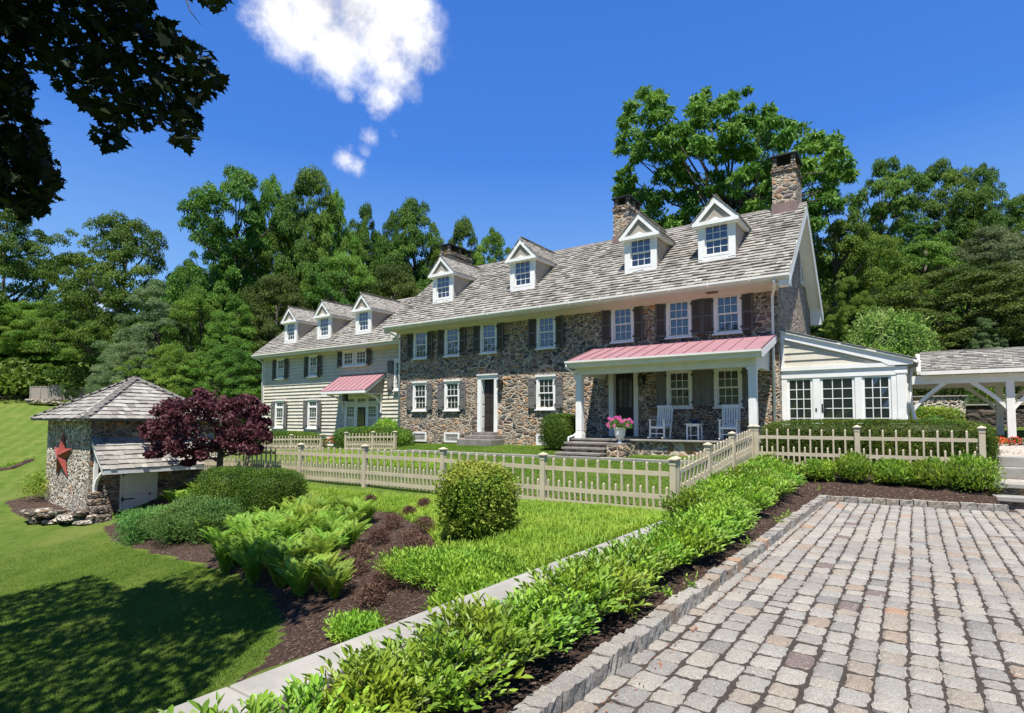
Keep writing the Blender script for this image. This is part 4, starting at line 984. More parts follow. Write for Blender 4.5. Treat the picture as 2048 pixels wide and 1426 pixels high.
# ------------------------------------------------------------------ sunroom at the right gable
SL = (-1.8, 20.2, 1.0); SY = 20.2
Sr = thing('sunroom', 'low white sunroom with gridded French doors and a cream clapboard half gable', 'sunroom', SL)
b = MB(); b.box(-3.46, -.12, SY+.06, 24.2, .9, 3.3); b.box(-3.46, -.13, SY-.0, SY+.058, .9, 1.12); local(b, SL).obj('wall', m_white_dull, Sr)
for x0, x1 in ((-3.46, -3.3), (-2.56, -2.36), (-1.42, -1.24), (-.5, -.12)):
    b = MB(); b.box(x0, x1, SY-.02, SY+.1, 1.0, 3.06); local(b, SL).obj('post', m_white, Sr)
b = MB(); b.box(-3.46, -.1, SY-.035, SY+.1, 3.06, 3.30); local(b, SL).obj('beam', m_white, Sr)
b = MB(); b.box(-.36, -.14, SY-.04, SY-.021, 1.0, 3.05); b.box(-.38, -.1, SY-.05, SY-.036, 3.1, 3.16); local(b, SL).obj('pilaster', m_white, Sr)
for y0, y1 in ((SY, SY+.3), (21.4, 21.55), (22.9, 23.1)):
    b = MB(); b.box(-.119, -.085, y0+.101, y1+.1, 1.0, 3.3); local(b, SL).obj('side_post', m_white, Sr)
b = MB(); b.prism([(-3.46, 3.36), (-.4, 3.36), (-3.46, 4.42)], 'y', SY+.0, SY+.1); gb_ = local(b, SL).obj('gable_panel', m_cream, Sr)
b = MB()
for k in range(4):
    z = 3.40+k*.235; xr = -3.4+(4.40-z)/.355
    b.add([(-3.36, SY-.035, z), (min(xr, -.7), SY-.035, z), (min(xr, -.7)-.6, SY-.004, z+.225), (-3.36, SY-.004, z+.225)], [(0, 1, 2, 3)]); b.add([(-3.36, SY-.035, z), (min(xr, -.7), SY-.035, z), (min(xr, -.7), SY, z), (-3.36, SY, z)], [(3, 2, 1, 0)])
local(b, SL).obj('clapboards', m_cream, gb_)
b = MB(); b.prism([(-3.46, 4.62), (.05, 3.50), (.05, 3.34), (-.55, 3.34), (-.75, 3.47), (-3.46, 4.36)], 'y', SY-.09, SY-.04); b.box(-3.46, -.4, SY-.08, SY-.036, 3.30, 3.42); b.box(-3.46, -3.36, SY-.07, SY-.0, 3.42, 4.4)
local(b, SL).obj('rake_board', m_white, Sr)
b = MB(); b.prism([(-3.46, 4.62), (.1, 3.485), (.1, 3.44), (-3.46, 4.56)], 'y', SY-.14, 24.3); sr = local(b, SL).obj('roof', m_white_dull, Sr)
ss = math.hypot(3.56, 1.135)
shingles('shingles', (.12, 0, 3.50), (0, 1, 0), (-3.56/ss, 0, 1.135/ss), None, int(ss/.16), .16, m_shingle, sr, SL, .16, .022, 1.25, lambda s: (SY-.16, 24.3), 77)
b = MB(); n = 10
for k in range(n): a0, a1 = math.pi+math.pi*k/n, math.pi+math.pi*(k+1)/n; b.add([(.12+.075*math.cos(a0), SY-.2, 3.46+.075*math.sin(a0)), (.12+.075*math.cos(a1), SY-.2, 3.46+.075*math.sin(a1)), (.12+.075*math.cos(a1), 24.3, 3.46+.075*math.sin(a1)), (.12+.075*math.cos(a0), 24.3, 3.46+.075*math.sin(a0))], [(0, 1, 2, 3)])
b.add([(.12+.075*math.cos(math.pi+math.pi*k/n), SY-.2, 3.46+.075*math.sin(math.pi+math.pi*k/n)) for k in range(n+1)], [tuple(range(n+1))]); local(b, SL).obj('gutter', m_white, sr)
b = MB(); b.tube([(.12, SY+.3, 3.38), (.0, SY+.2, 3.2), (-.04, SY+.15, 2.6), (-.04, SY+.15, 2.2), (.12, SY-.1, 1.4), (.16, SY-.15, .95)], .05, 8); local(b, SL).obj('downspout', m_white, Sr, smooth=True)
s34 = sash_window(.72, 2.0, 3, 4, .03, .03, sill=False, single=True)
def french(w, h, c, r):
    b = MB(); g_ = MB(); st = .07; b.box(-w/2, -w/2+st, 0, .045, 0, h); b.box(w/2-st, w/2, 0, .045, 0, h); b.box(-w/2+st, w/2-st, 0, .045, h-.08, h); b.box(-w/2+st, w/2-st, 0, .045, 0, .45)
    for i in range(1, c): q = -w/2+st+(w-2*st)*i/c; b.box(q-.011, q+.011, .005, .04, .45, h-.08)
    for i in range(1, r): q = .45+(h-.53)*i/r; b.box(-w/2+st, w/2-st, .004, .041, q-.011, q+.011)
    for i in range(c):
        for j in range(r):
            xa, xb = -w/2+st+(w-2*st)*i/c, -w/2+st+(w-2*st)*(i+1)/c; za, zb = .45+(h-.53)*j/r, .45+(h-.53)*(j+1)/r; t1, t2 = random.gauss(0, .0018), random.gauss(0, .0018)
            g_.add([(xa, .022+t1, za), (xb, .022-t1, za), (xb, .022+t2, zb), (xa, .022-t2, zb)], [(0, 1, 2, 3)])
    return b.mesh('glazed_frame', m_white), g_.mesh('pane', m_glass)
fr = french(.74, 2.05, 3, 5); fd = french(.93, 2.05, 3, 5)
for nm, me, x in (('glazed_panel', fr, -2.93), ('french_door', fd, -1.89), ('glazed_panel', fr, -.87)):
    o = inst(me[0], nm, Sr, (x-SL[0], .01, .03)); inst(me[1], 'pane', o)
    if nm == 'french_door':
        b = MB(); b.box(-.44, -.40, -.02, 0, .95, 1.2); b.box(-.43, -.3, -.05, -.03, 1.05, 1.075); inst(b.mesh('handle', m_dark), 'handle', o)
b = MB(); b.box(-2.5, -2.46, SY-.035, SY-.02, 2.0, 2.1); local(b, SL).obj('door_bell', m_dark, Sr)

# ------------------------------------------------------------------ covered walkway
WL = (2.2, 20, 1.1)
Wk = thing('covered_walkway', 'open timber walkway with braced white posts under a weathered shingle roof', 'walkway', WL)
def WB(b): return local(b, WL)
b = MB(); b.prism([(19.72, 3.10), (21.25, 3.74), (22.75, 3.12), (22.75, 3.02), (21.25, 3.63), (19.72, 3.0)], 'x', .12, 8.5); kr = WB(b).obj('roof', m_soffit, Wk)
sk = math.hypot(1.53, .64)
shingles('shingles', (0, 19.68, 3.09), (1, 0, 0), (0, 1.53/sk, .64/sk), None, 11, .152, m_shingle, kr, WL, .17, .026, 1.25, lambda s: (.22, 8.5), 91)
b = MB()
x = .22
while x < 8.5: b.box(x, x+.17, 21.15, 21.36, 3.72, 3.775+random.random()*.02); x += .175
WB(b).obj('ridge_cap', m_shingle, kr)
b = MB(); b.box(.2, 8.5, 19.62, 19.70, 2.98, 3.08); WB(b).obj('gutter', m_white_dull, kr)
b = MB(); b.box(.0, 8.5, 19.86, 20.04, 2.74, 2.97); WB(b).obj('beam', m_white_dull, Wk)
b = MB(); b.box(.0, 8.5, 22.3, 22.46, 2.74, 2.97); WB(b).obj('beam', m_white_dull, Wk)
b = MB()
for k in range(14): b.box(.3+k*.6, .36+k*.6, 19.75, 22.7, 2.975, 3.04)
WB(b).obj('rafter', m_soffit, Wk)
pb = MB(); pb.box(-.085, .085, -.085, .085, 0, 1.65); pb.box(-.1, .1, -.1, .1, 0, .12)
wpost = pb.mesh('post', m_white_dull)
def brace_me(s_):
    b = MB(); pts = [(0, 0, 0)]
    P = [(s_*(.07+.78*(1-math.cos(a))), 0, .78*math.sin(a)) for a in np.linspace(0, math.pi/2, 7)]
    P = [(s_*(.07+.75*t+.0), 0, .75*(t**.8)) for t in np.linspace(0, 1, 6)]
    for (x0, _, z0), (x1, _, z1) in zip(P, P[1:]): b.add([(x0, -.05, z0-.07), (x1, -.05, z1-.07), (x1, -.05, z1+.06), (x0, -.05, z0+.06), (x0, .05, z0-.07), (x1, .05, z1-.07), (x1, .05, z1+.06), (x0, .05, z0+.06)], [(0, 1, 2, 3), (7, 6, 5, 4), (0, 4, 5, 1), (3, 2, 6, 7)])
    return b.mesh('brace', m_white_dull)
br = {1: brace_me(1), -1: brace_me(-1)}
for x in (2.12, 5.0):
    for y in (19.95, 22.38):
        inst(wpost, 'post', Wk, (x-WL[0], y-WL[1], 0))
        for s_ in (-1, 1): inst(br[s_], 'brace', Wk, (x-WL[0], y-WL[1], .95))
for y in (19.95, 22.38): inst(br[1], 'brace', Wk, (-.03-WL[0], y-WL[1], .95))
# garden walls behind the walkway
def stonewall(name, label, x0, x1, y0, y1, z0, z1, mat, cap=True):
    t = thing(name, label, 'wall', ((x0+x1)/2, y0, z0)); lo_ = ((x0+x1)/2, y0, z0)
    b = MB(); b.box(x0, x1, y0, y1, z0, z1); local(b, lo_).obj('wall', mat, t, bevel=.03)
    if cap:
        b = MB(); x = x0-.05
        while x < x1: w = .7+random.random()*.5; b.box(x, min(x+w, x1+.05)-.01, y0-.05, y1+.05, z1, z1+.05); x += w
        local(b, lo_).obj('coping', m_slab, t, bevel=.01)
    return t
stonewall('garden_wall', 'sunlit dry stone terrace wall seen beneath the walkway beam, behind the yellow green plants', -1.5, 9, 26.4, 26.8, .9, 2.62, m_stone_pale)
stonewall('garden_wall', 'stone wall darkened for shade behind the walkway post and red flowers', 1.45, 9, 24.0, 24.4, .7, 2.22, m_stone_shaded)
stonewall('garden_wall', 'low dark edging wall under the yellow green plants beside the sunroom', -1.0, 1.4, 24.6, 24.8, .9, 1.75, m_stone_shaded, False)

# ------------------------------------------------------------------ springhouse
KX0, KX1, KY0, KY1 = -24.75, -21.0, 7.16, 11.0; KE = 1.66; KL = (-22.9, 9, -1.5)
K = thing('springhouse', 'small stone outbuilding with a hipped shingle roof and lean-to over its white door', 'springhouse', KL)
def KB(b): return local(b, KL)
b = MB(); b.add([(KX0, KY0, -2.6), (KX1, KY0, -2.6), (KX1, KY0, KE), (KX0, KY0, KE)], [(0, 1, 2, 3)]); KB(b).obj('front_wall', m_stone_pale, K)
b = MB(); b.add([(KX1, KY0, -2.6), (KX1, KY1, -2.6), (KX1, KY1, KE), (KX1, KY0, KE)], [(0, 1, 2, 3)])
b.add([(KX1, KY1, -2.6), (KX0, KY1, -2.6), (KX0, KY1, KE), (KX1, KY1, KE)], [(0, 1, 2, 3)]); b.add([(KX0, KY1, -2.6), (KX0, KY0, -2.6), (KX0, KY0, KE), (KX0, KY1, KE)], [(0, 1, 2, 3)]); KB(b).obj('side_wall', m_stone_dark, K)
kx, ky, kz = -22.95, 9.1, 3.12; ex0, ex1, ey0, ey1 = -25.25, -20.66, 6.82, 11.35
b = MB(); b.add([(ex0, ey0, KE), (ex1, ey0, KE), (ex1, ey1, KE), (ex0, ey1, KE), (kx, ky, kz), (ex0, ey0, KE-.05), (ex1, ey0, KE-.05), (ex1, ey1, KE-.05), (ex0, ey1, KE-.05)], [(0, 1, 4), (1, 2, 4), (2, 3, 4), (3, 0, 4), (5, 6, 1, 0), (6, 7, 2, 1), (8, 7, 6, 5), (7, 8, 3, 2), (8, 5, 0, 3)])
kr = KB(b).obj('hip_roof', m_shingle_dk, K)
for (A, Bc, seed) in (((ex0, ey0), (ex1, ey0), 1), ((ex1, ey0), (ex1, ey1), 2), ((ex1, ey1), (ex0, ey1), 3), ((ex0, ey1), (ex0, ey0), 4)):
    A3 = np.array([*A, KE]); B3 = np.array([*Bc, KE]); Kp = np.array([kx, ky, kz]); ux = (B3-A3)/np.linalg.norm(B3-A3); ln = np.linalg.norm(B3-A3)
    foot = (Kp-A3) @ ux; upv = Kp-A3-foot*ux; sl = np.linalg.norm(upv)
    shingles('shingles', A3, ux, upv/sl, None, int(sl/.24), .24, m_shingle, kr, KL, .22, .035, 1.2, lambda s: (foot*max(0, s-.1)/sl, ln-(ln-foot)*max(0, s-.1)/sl), 60+seed)
b = MB()
for (cx_, cy_) in ((ex0, ey0), (ex1, ey0), (ex1, ey1), (ex0, ey1)):
    A3 = Vector((cx_, cy_, KE+.03)); Kp = Vector((kx, ky, kz+.05)); d = (Kp-A3); n = 15; dn = d.normalized(); sd = dn.cross(Vector((0, 0, 1))).normalized()
    for k in range(n):
        p = A3+d*(k/n); q = A3+d*((k+1.25)/n); w = .13; h = Vector((0, 0, .05))
        b.add([p+sd*w-h*.8+h*.6, p+h*1.5, p-sd*w-h*.8+h*.6, q-sd*w-h*1.4+h*.6, q+h*.9, q+sd*w-h*1.4+h*.6], [(0, 1, 4, 5), (1, 2, 3, 4), (0, 2, 1)])
KB(b).obj('hip_cap', m_shingle_dk, kr)
# lean-to over the door on the side wall
ly0, ly1 = 7.2, 10.9; lw, lz, lez, lx = KX1+.0, 1.02, .12, -20.05
b = MB(); b.prism([(KX1, lz), (lx, lez), (lx, lez-.05), (KX1, lz-.05)], 'y', ly0, ly1); lr = KB(b).obj('lean_to_roof', m_white_dull, K)
sl = math.hypot(lx-KX1, lz-lez); uy = (-(lx-KX1)/sl, 0, (lz-lez)/sl)
shingles('shingles', (lx+.02, 0, lez+.01), (0, 1, 0), uy, None, int(sl/.2)+1, .2, m_shingle, lr, KL, .24, .03, 1.2, lambda s: (ly0-.04, ly1+.04), 70)
b = MB(); b.box(lx-.02, lx+.03, ly0, ly1, lez-.14, lez-.0); b.prism([(KX1+.0, lz-.05), (lx, lez-.05), (lx, lez-.16), (KX1, lz-.2)], 'y', ly0, ly0+.05); KB(b).obj('fascia', m_white, lr)
for y in (ly0+.12, ly1-.15):
    b = MB(); n = 8
    P = [(KX1+.06, y, -.75)]+[(KX1+.06+.8*(1-math.cos(a)), y, -.6+.66*math.sin(a)) for a in np.linspace(.15, math.pi/2, n)]
    for p, q in zip(P, P[1:]): b.tube([p, q], .055, 4)
    b.box(KX1, KX1+.1, y-.05, y+.05, -.8, .7); KB(b).obj('bracket', m_white, lr)
b = MB(); b.box(KX1, KX1+.04, 8.02, 8.1, -1.75, .12); b.box(KX1, KX1+.04, 8.98, 9.06, -1.75, .12); b.box(KX1, KX1+.04, 8.1, 8.98, .03, .12); KB(b).obj('door_frame', m_white_dull, K)
b = MB(); x = 8.11
while x < 8.97: b.box(KX1+.01, KX1+.05, x, x+.166, -1.75, -.79); b.box(KX1+.012, KX1+.052, x, x+.166, -.78, .02); x += .17
kd = KB(b).obj('door', m_white_dull, K)
for z in (-.92, -.1): b = MB(); b.box(KX1+.05, KX1+.065, 8.08, 8.42, z-.02, z+.02); b.box(KX1+.05, KX1+.07, 8.06, 8.12, z-.06, z+.06); KB(b).obj('hinge', m_dark, kd)
b = MB(); b.box(KX1+.05, KX1+.08, 8.86, 8.92, -.83, -.78); KB(b).obj('handle', m_dark, kd)
b = MB(); b.box(KX1, KX1+.05, 9.7, 10.3, 1.15, 1.5); KB(b).obj('window', m_white_dull, K)
# stepped stone buttress by the door corner
b = MB()
for k, (w, z0, z1) in enumerate(((.85, -1.8, -1.25), (.6, -1.25, -1.0), (.4, -1.0, -.8), (.25, -.8, -.6))): b.box(KX1-.05, KX1+w, 7.1+k*.01, 7.55-k*.01, z0, z1)
KB(b).obj('buttress', m_rock, K, bevel=.05)
# barn star
ST = (-23.15, 7.16, .45)
st = thing('metal_star', 'large faceted rust red metal star hanging on the springhouse wall', 'star', ST)
b = MB(); pts = []
for k in range(10): a = R(90+36*k); r = (.86 if k % 2 == 0 else .29); pts.append((r*math.cos(a), -.03, r*math.sin(a)))
b.add(pts+[(0, -.2, 0)], [(i, (i+1) % 10, 10) for i in range(10)]+[tuple(range(10))[::-1]]); b.obj('star', m_red, st)
# low rock wall below it
rk = thing('rock_ledge', 'low ledge of dark piled rocks below the springhouse corner', 'rocks', (-21.8, 6.2, -1.6))
def boulder(name, c, s, seed, mat, parent, flat=.6):
    rr = np.random.default_rng(seed); n = 9; m = 7; vs = []; fs = []
    for i in range(m+1):
        ph = math.pi*i/m
        for j in range(n): a = 2*math.pi*j/n; vs.append([math.cos(a)*math.sin(ph), math.sin(a)*math.sin(ph), math.cos(ph)])
    vs = np.array(vs); pw = .55; vs = np.sign(vs)*np.abs(vs)**pw; vs *= (1+rr.normal(0, .07, (len(vs), 1))); vs *= np.array(s)*.5; ang = rr.random()*.8-.4
    c_, s_ = math.cos(ang), math.sin(ang); v = vs.copy(); v[:, 0] = vs[:, 0]*c_-vs[:, 1]*s_; v[:, 1] = vs[:, 0]*s_+vs[:, 1]*c_; v += np.array(c)
    for i in range(m):
        for j in range(n): fs.append((i*n+j, (i+1)*n+j, (i+1)*n+(j+1) % n, i*n+(j+1) % n))
    return npobj(name, v, np.array(fs), mat, parent)
rr_ = random.Random(5)
p0, p1 = at(50, 1048), at(165, 1050)
for k in range(26):
    t = rr_.random(); row = k % 3; q = p0.lerp(p1, t); q.z = g(q.x, q.y)
    boulder('rock', (q.x+rr_.gauss(0, .08)+21.8, q.y+rr_.random()*.35-6.2, q.z+.08+row*.13+1.6), (.35+rr_.random()*.35, .3+rr_.random()*.2, .12+rr_.random()*.1), k, m_rock if k % 4 else m_stone_pale, rk)

# ------------------------------------------------------------------ picket fences
PH, PW = .94, .038
tb = MB(); tb.box(-PW/2, PW/2, -PW/2, PW/2, 0, PH-.02); tb.add([(-PW/2, -PW/2, PH-.02), (PW/2, -PW/2, PH-.02), (PW/2, PW/2, PH-.02), (-PW/2, PW/2, PH-.02), (0, 0, PH+.01)], [(0, 1, 4), (1, 2, 4), (2, 3, 4), (3, 0, 4)]); pick_me = tb.mesh('picket', m_fence)
LH = .50; tb = MB(); tb.box(-PW/2, PW/2, -PW/2, PW/2, 0, LH-.02); tb.add([(-PW/2, -PW/2, LH-.02), (PW/2, -PW/2, LH-.02), (PW/2, PW/2, LH-.02), (-PW/2, PW/2, LH-.02), (0, 0, LH+.01)], [(0, 1, 4), (1, 2, 4), (2, 3, 4), (3, 0, 4)]); low_me = tb.mesh('low_picket', m_fence)
tb = MB(); tb.box(-.055, .055, -.055, .055, -.25, 1.02); post_me = tb.mesh('post', m_fence)
tb = MB(); tb.box(-.062, .062, -.062, .062, .93, 1.005); tb.box(-.082, .082, -.082, .082, 1.02, 1.04)
tb.add([(-.082, -.082, 1.04), (.082, -.082, 1.04), (.082, .082, 1.04), (-.082, .082, 1.04), (0, 0, 1.085)], [(0, 1, 4), (1, 2, 4), (2, 3, 4), (3, 0, 4)]); cap_me = tb.mesh('post_cap', m_fence)
def fence(label, posts, gaps, zs=None, sc=1.0, name='picket_fence'):
    """posts: list of (x, y, z of base); pickets alternate tall and low between the posts"""
    x0, y0, z0 = posts[0]; T = thing(name, label, 'fence', (x0, y0, z0))
    for (x, y, z) in posts:
        p = inst(post_me, 'post', T, (x-x0, y-y0, z-z0), scale=(1, 1, sc)); inst(cap_me, 'post_cap', p)
    for (a, c), n in zip(zip(posts, posts[1:]), gaps):
        A, C = Vector(a), Vector(c); d = C-A; ang = math.atan2(d.y, d.x); ln = math.hypot(d.x, d.y); u = d/ln
        for h in (.765*sc, .345*sc, .10*sc):
            b = MB(); hh = .042
            nx, ny = -math.sin(ang)*.016, math.cos(ang)*.016
            for s0, s1 in ((.055, ln-.055),):
                P = A+u*s0; Q = A+u*s1
                vs = [(P.x-nx, P.y-ny, P.z+h-hh), (Q.x-nx, Q.y-ny, Q.z+h-hh), (Q.x-nx, Q.y-ny, Q.z+h+hh), (P.x-nx, P.y-ny, P.z+h+hh), (P.x+nx, P.y+ny, P.z+h-hh), (Q.x+nx, Q.y+ny, Q.z+h-hh), (Q.x+nx, Q.y+ny, Q.z+h+hh), (P.x+nx, P.y+ny, P.z+h+hh)]
                b.add(vs, [(0, 1, 2, 3), (7, 6, 5, 4), (0, 4, 5, 1), (3, 2, 6, 7), (0, 3, 7, 4), (1, 5, 6, 2)])
            local(b, (x0, y0, z0)).obj('rail', m_fence, T)
        for k in range(1, n):
            p = A+d*(k/n); inst(pick_me, 'picket', T, (p.x-x0, p.y-y0, p.z-z0+.03), ang, (1, 1, sc))
        for k in range(n):
            p = A+d*((k+.5)/n); inst(low_me, 'low_picket', T, (p.x-x0, p.y-y0, p.z-z0+.03), ang, (1, 1, sc))
    return T
FY = 10.2
fence('long picket fence across the front lawn behind the round clipped shrub', [(x, FY, z) for x, z in ((-3.57, -.08), (-6.33, -.09), (-9.1, -.06), (-11.83, -.06), (-14.6, -.09), (-17.35, -.12), (-20.1, -.2))], [11, 11, 11, 11, 11, 11])
fence('picket fence stepping uphill from the front corner towards the porch', [(-3.56, 10.32, -.07), (-3.53, 12.2, .13), (-3.5, 14.05, .34), (-3.47, 15.9, .5)], [8, 8, 8])
fence('picket fence standing before the long boxed hedge', [(-3.35, 15.9, .5), (-1.1, 15.9, .5), (1.2, 15.9, .5)], [9, 9])
fence('short picket fence beside the wing downspout, in front of a clipped hedge', [(-21.75, 17.6, .28), (-19.9, 17.6, .33), (-18.5, 17.6, .36)], [8, 6], sc=.8)
fence('picket fence left of the wing door before the low clipped hedge', [(-28.6, 17.6, .02), (-26, 17.6, .1), (-23.6, 17.6, .15)], [10, 9], sc=.8)
# ------------------------------------------------------------------ porch furniture
def rocker():
    parts = []
    def P(n, b): parts.append((n, b.mesh(n, m_white)))
    for s_ in (-1, 1):
        b = MB(); pts = [(s_*.25, y, .035+.16*(y-.02)**2) for y in np.linspace(-.42, .52, 12)]; b.tube(pts, .02, 6); P('rocker', b)
        b = MB(); b.box(s_*.25-.025, s_*.25+.025, -.27, -.22, .04, .64); P('leg', b)
        b = MB(); M = Matrix.Translation((s_*.25, .22, .04)) @ Matrix.Rotation(R(-12), 4, 'X'); b.box(-.025, .025, -.025, .025, 0, 1.12, M); P('leg', b)
        b = MB(); b.box(s_*.25-.05, s_*.25+.05, -.33, .32, .64, .665); P('armrest', b)
    b = MB()
    for k in range(7): b.box(-.25, .25, -.27+k*.07, -.215+k*.07, .42-k*.006, .44-k*.006)
    b.box(-.25, .25, -.285, -.265, .36, .43); b.box(-.25, .25, -.26, -.24, .18, .21); P('seat', b)
    b = MB(); M = Matrix.Translation((0, .24, .44)) @ Matrix.Rotation(R(-12), 4, 'X')
    for k in range(6): x = -.19+k*.076; b.box(x-.026, x+.026, -.01, .012, .03, .66, M)
    b.box(-.24, .24, -.02, .02, 0, .06, M); b.box(-.27, .27, -.022, .022, .64, .72, M); P('backrest', b)
    return parts
RK = rocker()
def put_rocker(x, y, rz, label):
    T = thing('rocking_chair', label, 'chair', (x, y, PZ-.012), rz, 'white rocking chairs on the porch')
    for n, me in RK: inst(me, n, T)
put_rocker(-7.0, 18.75, R(-4), 'white slatted rocking chair nearer the brown porch door')
put_rocker(-4.75, 18.75, R(6), 'white slatted rocking chair nearer the right porch post')
T = thing('side_table', 'small white square table between the two rocking chairs', 'table', (-5.85, 18.75, PZ-.012))
b = MB(); b.box(-.24, .24, -.24, .24, .5, .53); b.box(-.2, .2, -.2, .2, .44, .5); b.obj('tabletop', m_white, T)
for x in (-.18, .18):
    for y in (-.18, .18): b = MB(); b.box(x-.022, x+.022, y-.022, y+.022, 0, .44); b.obj('leg', m_white, T)
b = MB(); b.box(-.18, .18, -.18, .18, .14, .16); b.obj('shelf', m_white, T)
b = MB(); b.lathe([(0, 0), (.07, 0), (.09, .02), (.15, .09), (.16, .13), (.145, .13), (.07, .03), (0, .03)], n=20)
o = b.obj('bowl', m_bowl, None, (-5.85, 18.75, PZ-.012+.53), smooth=True); tag(o, 'dark blue glazed bowl on the little white porch table', 'bowl')

# ------------------------------------------------------------------ leaf mesh machinery
def rand_dirs(n, r): v = r.normal(size=(n, 3)); return v/np.linalg.norm(v, axis=1)[:, None]
def leaf_geo(P, D, N_, Ln, Wd, fold=.25, six=False):
    """P base points, D leaf axis, N_ rough normal, Ln lengths, Wd widths -> verts, quad faces"""
    D = D/np.linalg.norm(D, axis=1)[:, None]; side = np.cross(D, N_); sn = np.linalg.norm(side, axis=1); side[sn < 1e-4] = (1, 0, 0); side /= np.maximum(np.linalg.norm(side, axis=1), 1e-6)[:, None]
    nn_ = np.cross(side, D); L3 = Ln[:, None]; W3 = Wd[:, None]; n = len(P)
    if six:
        V_ = np.stack([P, P+D*L3*.35+side*W3*.5+nn_*W3*fold, P+D*L3*.75+side*W3*.34+nn_*W3*fold*.4-nn_*L3*.04, P+D*L3-nn_*L3*.14, P+D*L3*.75-side*W3*.34+nn_*W3*fold*.4-nn_*L3*.04, P+D*L3*.35-side*W3*.5+nn_*W3*fold, P+D*L3*.5], 1)
        V_[:, 6] -= nn_*W3*.02
        f = np.array([(0, 6, 2, 1), (6, 3, 3, 2), (0, 5, 4, 6), (6, 4, 3, 3)])
        f = np.array([(0, 6, 2, 1), (0, 5, 4, 6)]); f3 = None
        V_ = V_[:, [0, 1, 2, 3, 4, 5, 6]]
        f = np.array([(0, 3, 2, 1), (0, 5, 4, 3)])
        F_ = (f[None]+np.arange(n)[:, None, None]*7).reshape(-1, 4); return V_.reshape(-1, 3), F_
    V_ = np.stack([P, P+D*L3*.45+side*W3*.5+nn_*W3*fold, P+D*L3, P+D*L3*.45-side*W3*.5+nn_*W3*fold], 1)
    F_ = (np.array([[0, 2, 1], [0, 3, 2]])[None]+np.arange(n)[:, None, None]*4).reshape(-1, 3); return V_.reshape(-1, 3), F_
def merge(parts):
    vs, fs, b = [], [], 0
    for v, f in parts: vs.append(v); fs.append(f+b); b += len(v)
    return np.concatenate(vs), np.concatenate(fs)

def crown_cloud(seed, nclump, nleaf, shape, leaf, spread=.16, flat=.7, bottom=0.):
    """unit tree crown: clumps on a lumpy envelope; returns leaf geometry and the clump centres. z 0..1 = tree base..top"""
    r = np.random.default_rng(seed); C = []
    while len(C) < nclump:
        z = r.random(); rad = shape(z); 
        if r.random() > rad/.5+.08: continue
        a = r.random()*2*math.pi; k = r.random()**.42*(1+.22*math.sin(a*3+seed)+.16*math.sin(a*5+z*9+seed*2))
        C.append((rad*k*math.cos(a), rad*k*math.sin(a), z))
    C = np.array(C); rad = spread*(.55+.75*r.random(nclump)); per = (nleaf*rad**2/np.sum(rad**2)).astype(int)+3
    P = []; O = []
    for c, q, n in zip(C, rad, per):
        d = rand_dirs(n, r); d[:, 2] = np.abs(d[:, 2])*1.0-.3; k = q*(.3+.7*r.random(n)**.5)
        P.append(c+d*k[:, None]*np.array([1, 1, flat])); O.append(d*.55+np.array([c[0], c[1], 0])/(np.hypot(c[0], c[1])+.15)*.35)
    P = np.concatenate(P); O = np.concatenate(O); n = len(P); D = rand_dirs(n, r)*.9+np.array([0, 0, -.35]); Nn = rand_dirs(n, r)*.55+O+np.array([0, 0, .45])
    return leaf_geo(P, D, Nn, leaf*(.6+.8*r.random(n)), leaf*(.5+.5*r.random(n)), .15), C
def limbs(C, seed, h0, rt_, rb, topz=.85, lean=0., sub=22):
    """trunk and limbs reaching a sample of clump centres, unit space"""
    r = random.Random(seed); b = MB(); top = Vector((lean, 0, topz)); pts = [Vector((0, 0, -.02)), Vector((lean*.15, .01, h0)), Vector((lean*.5+r.gauss(0, .01), r.gauss(0, .01), (h0+topz)/2)), top]
    b.tube(pts, [rb, rb*.75, rb*.45, rt_], 8)
    for c in r.sample(list(map(tuple, C)), min(sub, len(C))):
        c = Vector(c); zb = max(h0*.8, min(topz-.05, c.z-.12-.12*r.random())); t = zb/topz; s = Vector((lean*t*.7, 0, zb)); m = s.lerp(c, .5)+Vector((0, 0, -.02)); b.tube([s, m, c], [rb*.32, rb*.2, rb*.06], 5, False)
    return b
# ------------------------------------------------------------------ woodland trees
shapes = [lambda z: .5*math.sin(math.pi*min(1, max(0, (z-.10)/.9))**.85)**.8 if z > .1 else 0,
          lambda z: .5*(math.sin(math.pi*min(1, max(0, (z-.22)/.78))**.62)**.7 if z > .22 else 0),
          lambda z: .5*max(0, (1-z)*1.15)**.62*(min(1, max(0, z-.06)*8)),
          lambda z: (.36+.14*math.sin(z*17))*math.sin(math.pi*min(1, max(0, (z-.18)/.82)))**.45 if z > .18 else 0,
          lambda z: .5*math.sin(math.pi*min(1, z*.93+.07))**.55,
          lambda z: (.5*math.sin(math.pi*min(1, max(0, (z-.3)/.7))**.8)**.6 if z > .3 else 0)]
protos = []
for i, (sh, nc, nl, lf, sp) in enumerate([(shapes[0], 240, 70000, .0128, .07), (shapes[1], 220, 70000, .0128, .068), (shapes[2], 260, 70000, .0115, .06), (shapes[3], 190, 64000, .013, .066), (shapes[4], 280, 70000, .0128, .07), (shapes[5], 220, 70000, .0115, .06)]):
    (v, f), C = crown_cloud(20+i, nc, nl, sh, lf, sp)
    tb = limbs(C, 40+i, .16, .008, .028, .8, .04*(-1)**i, 26)
    protos.append((npmesh('crown', v, f, m_leaf_wood), tb.mesh('trunk', m_bark, True)))
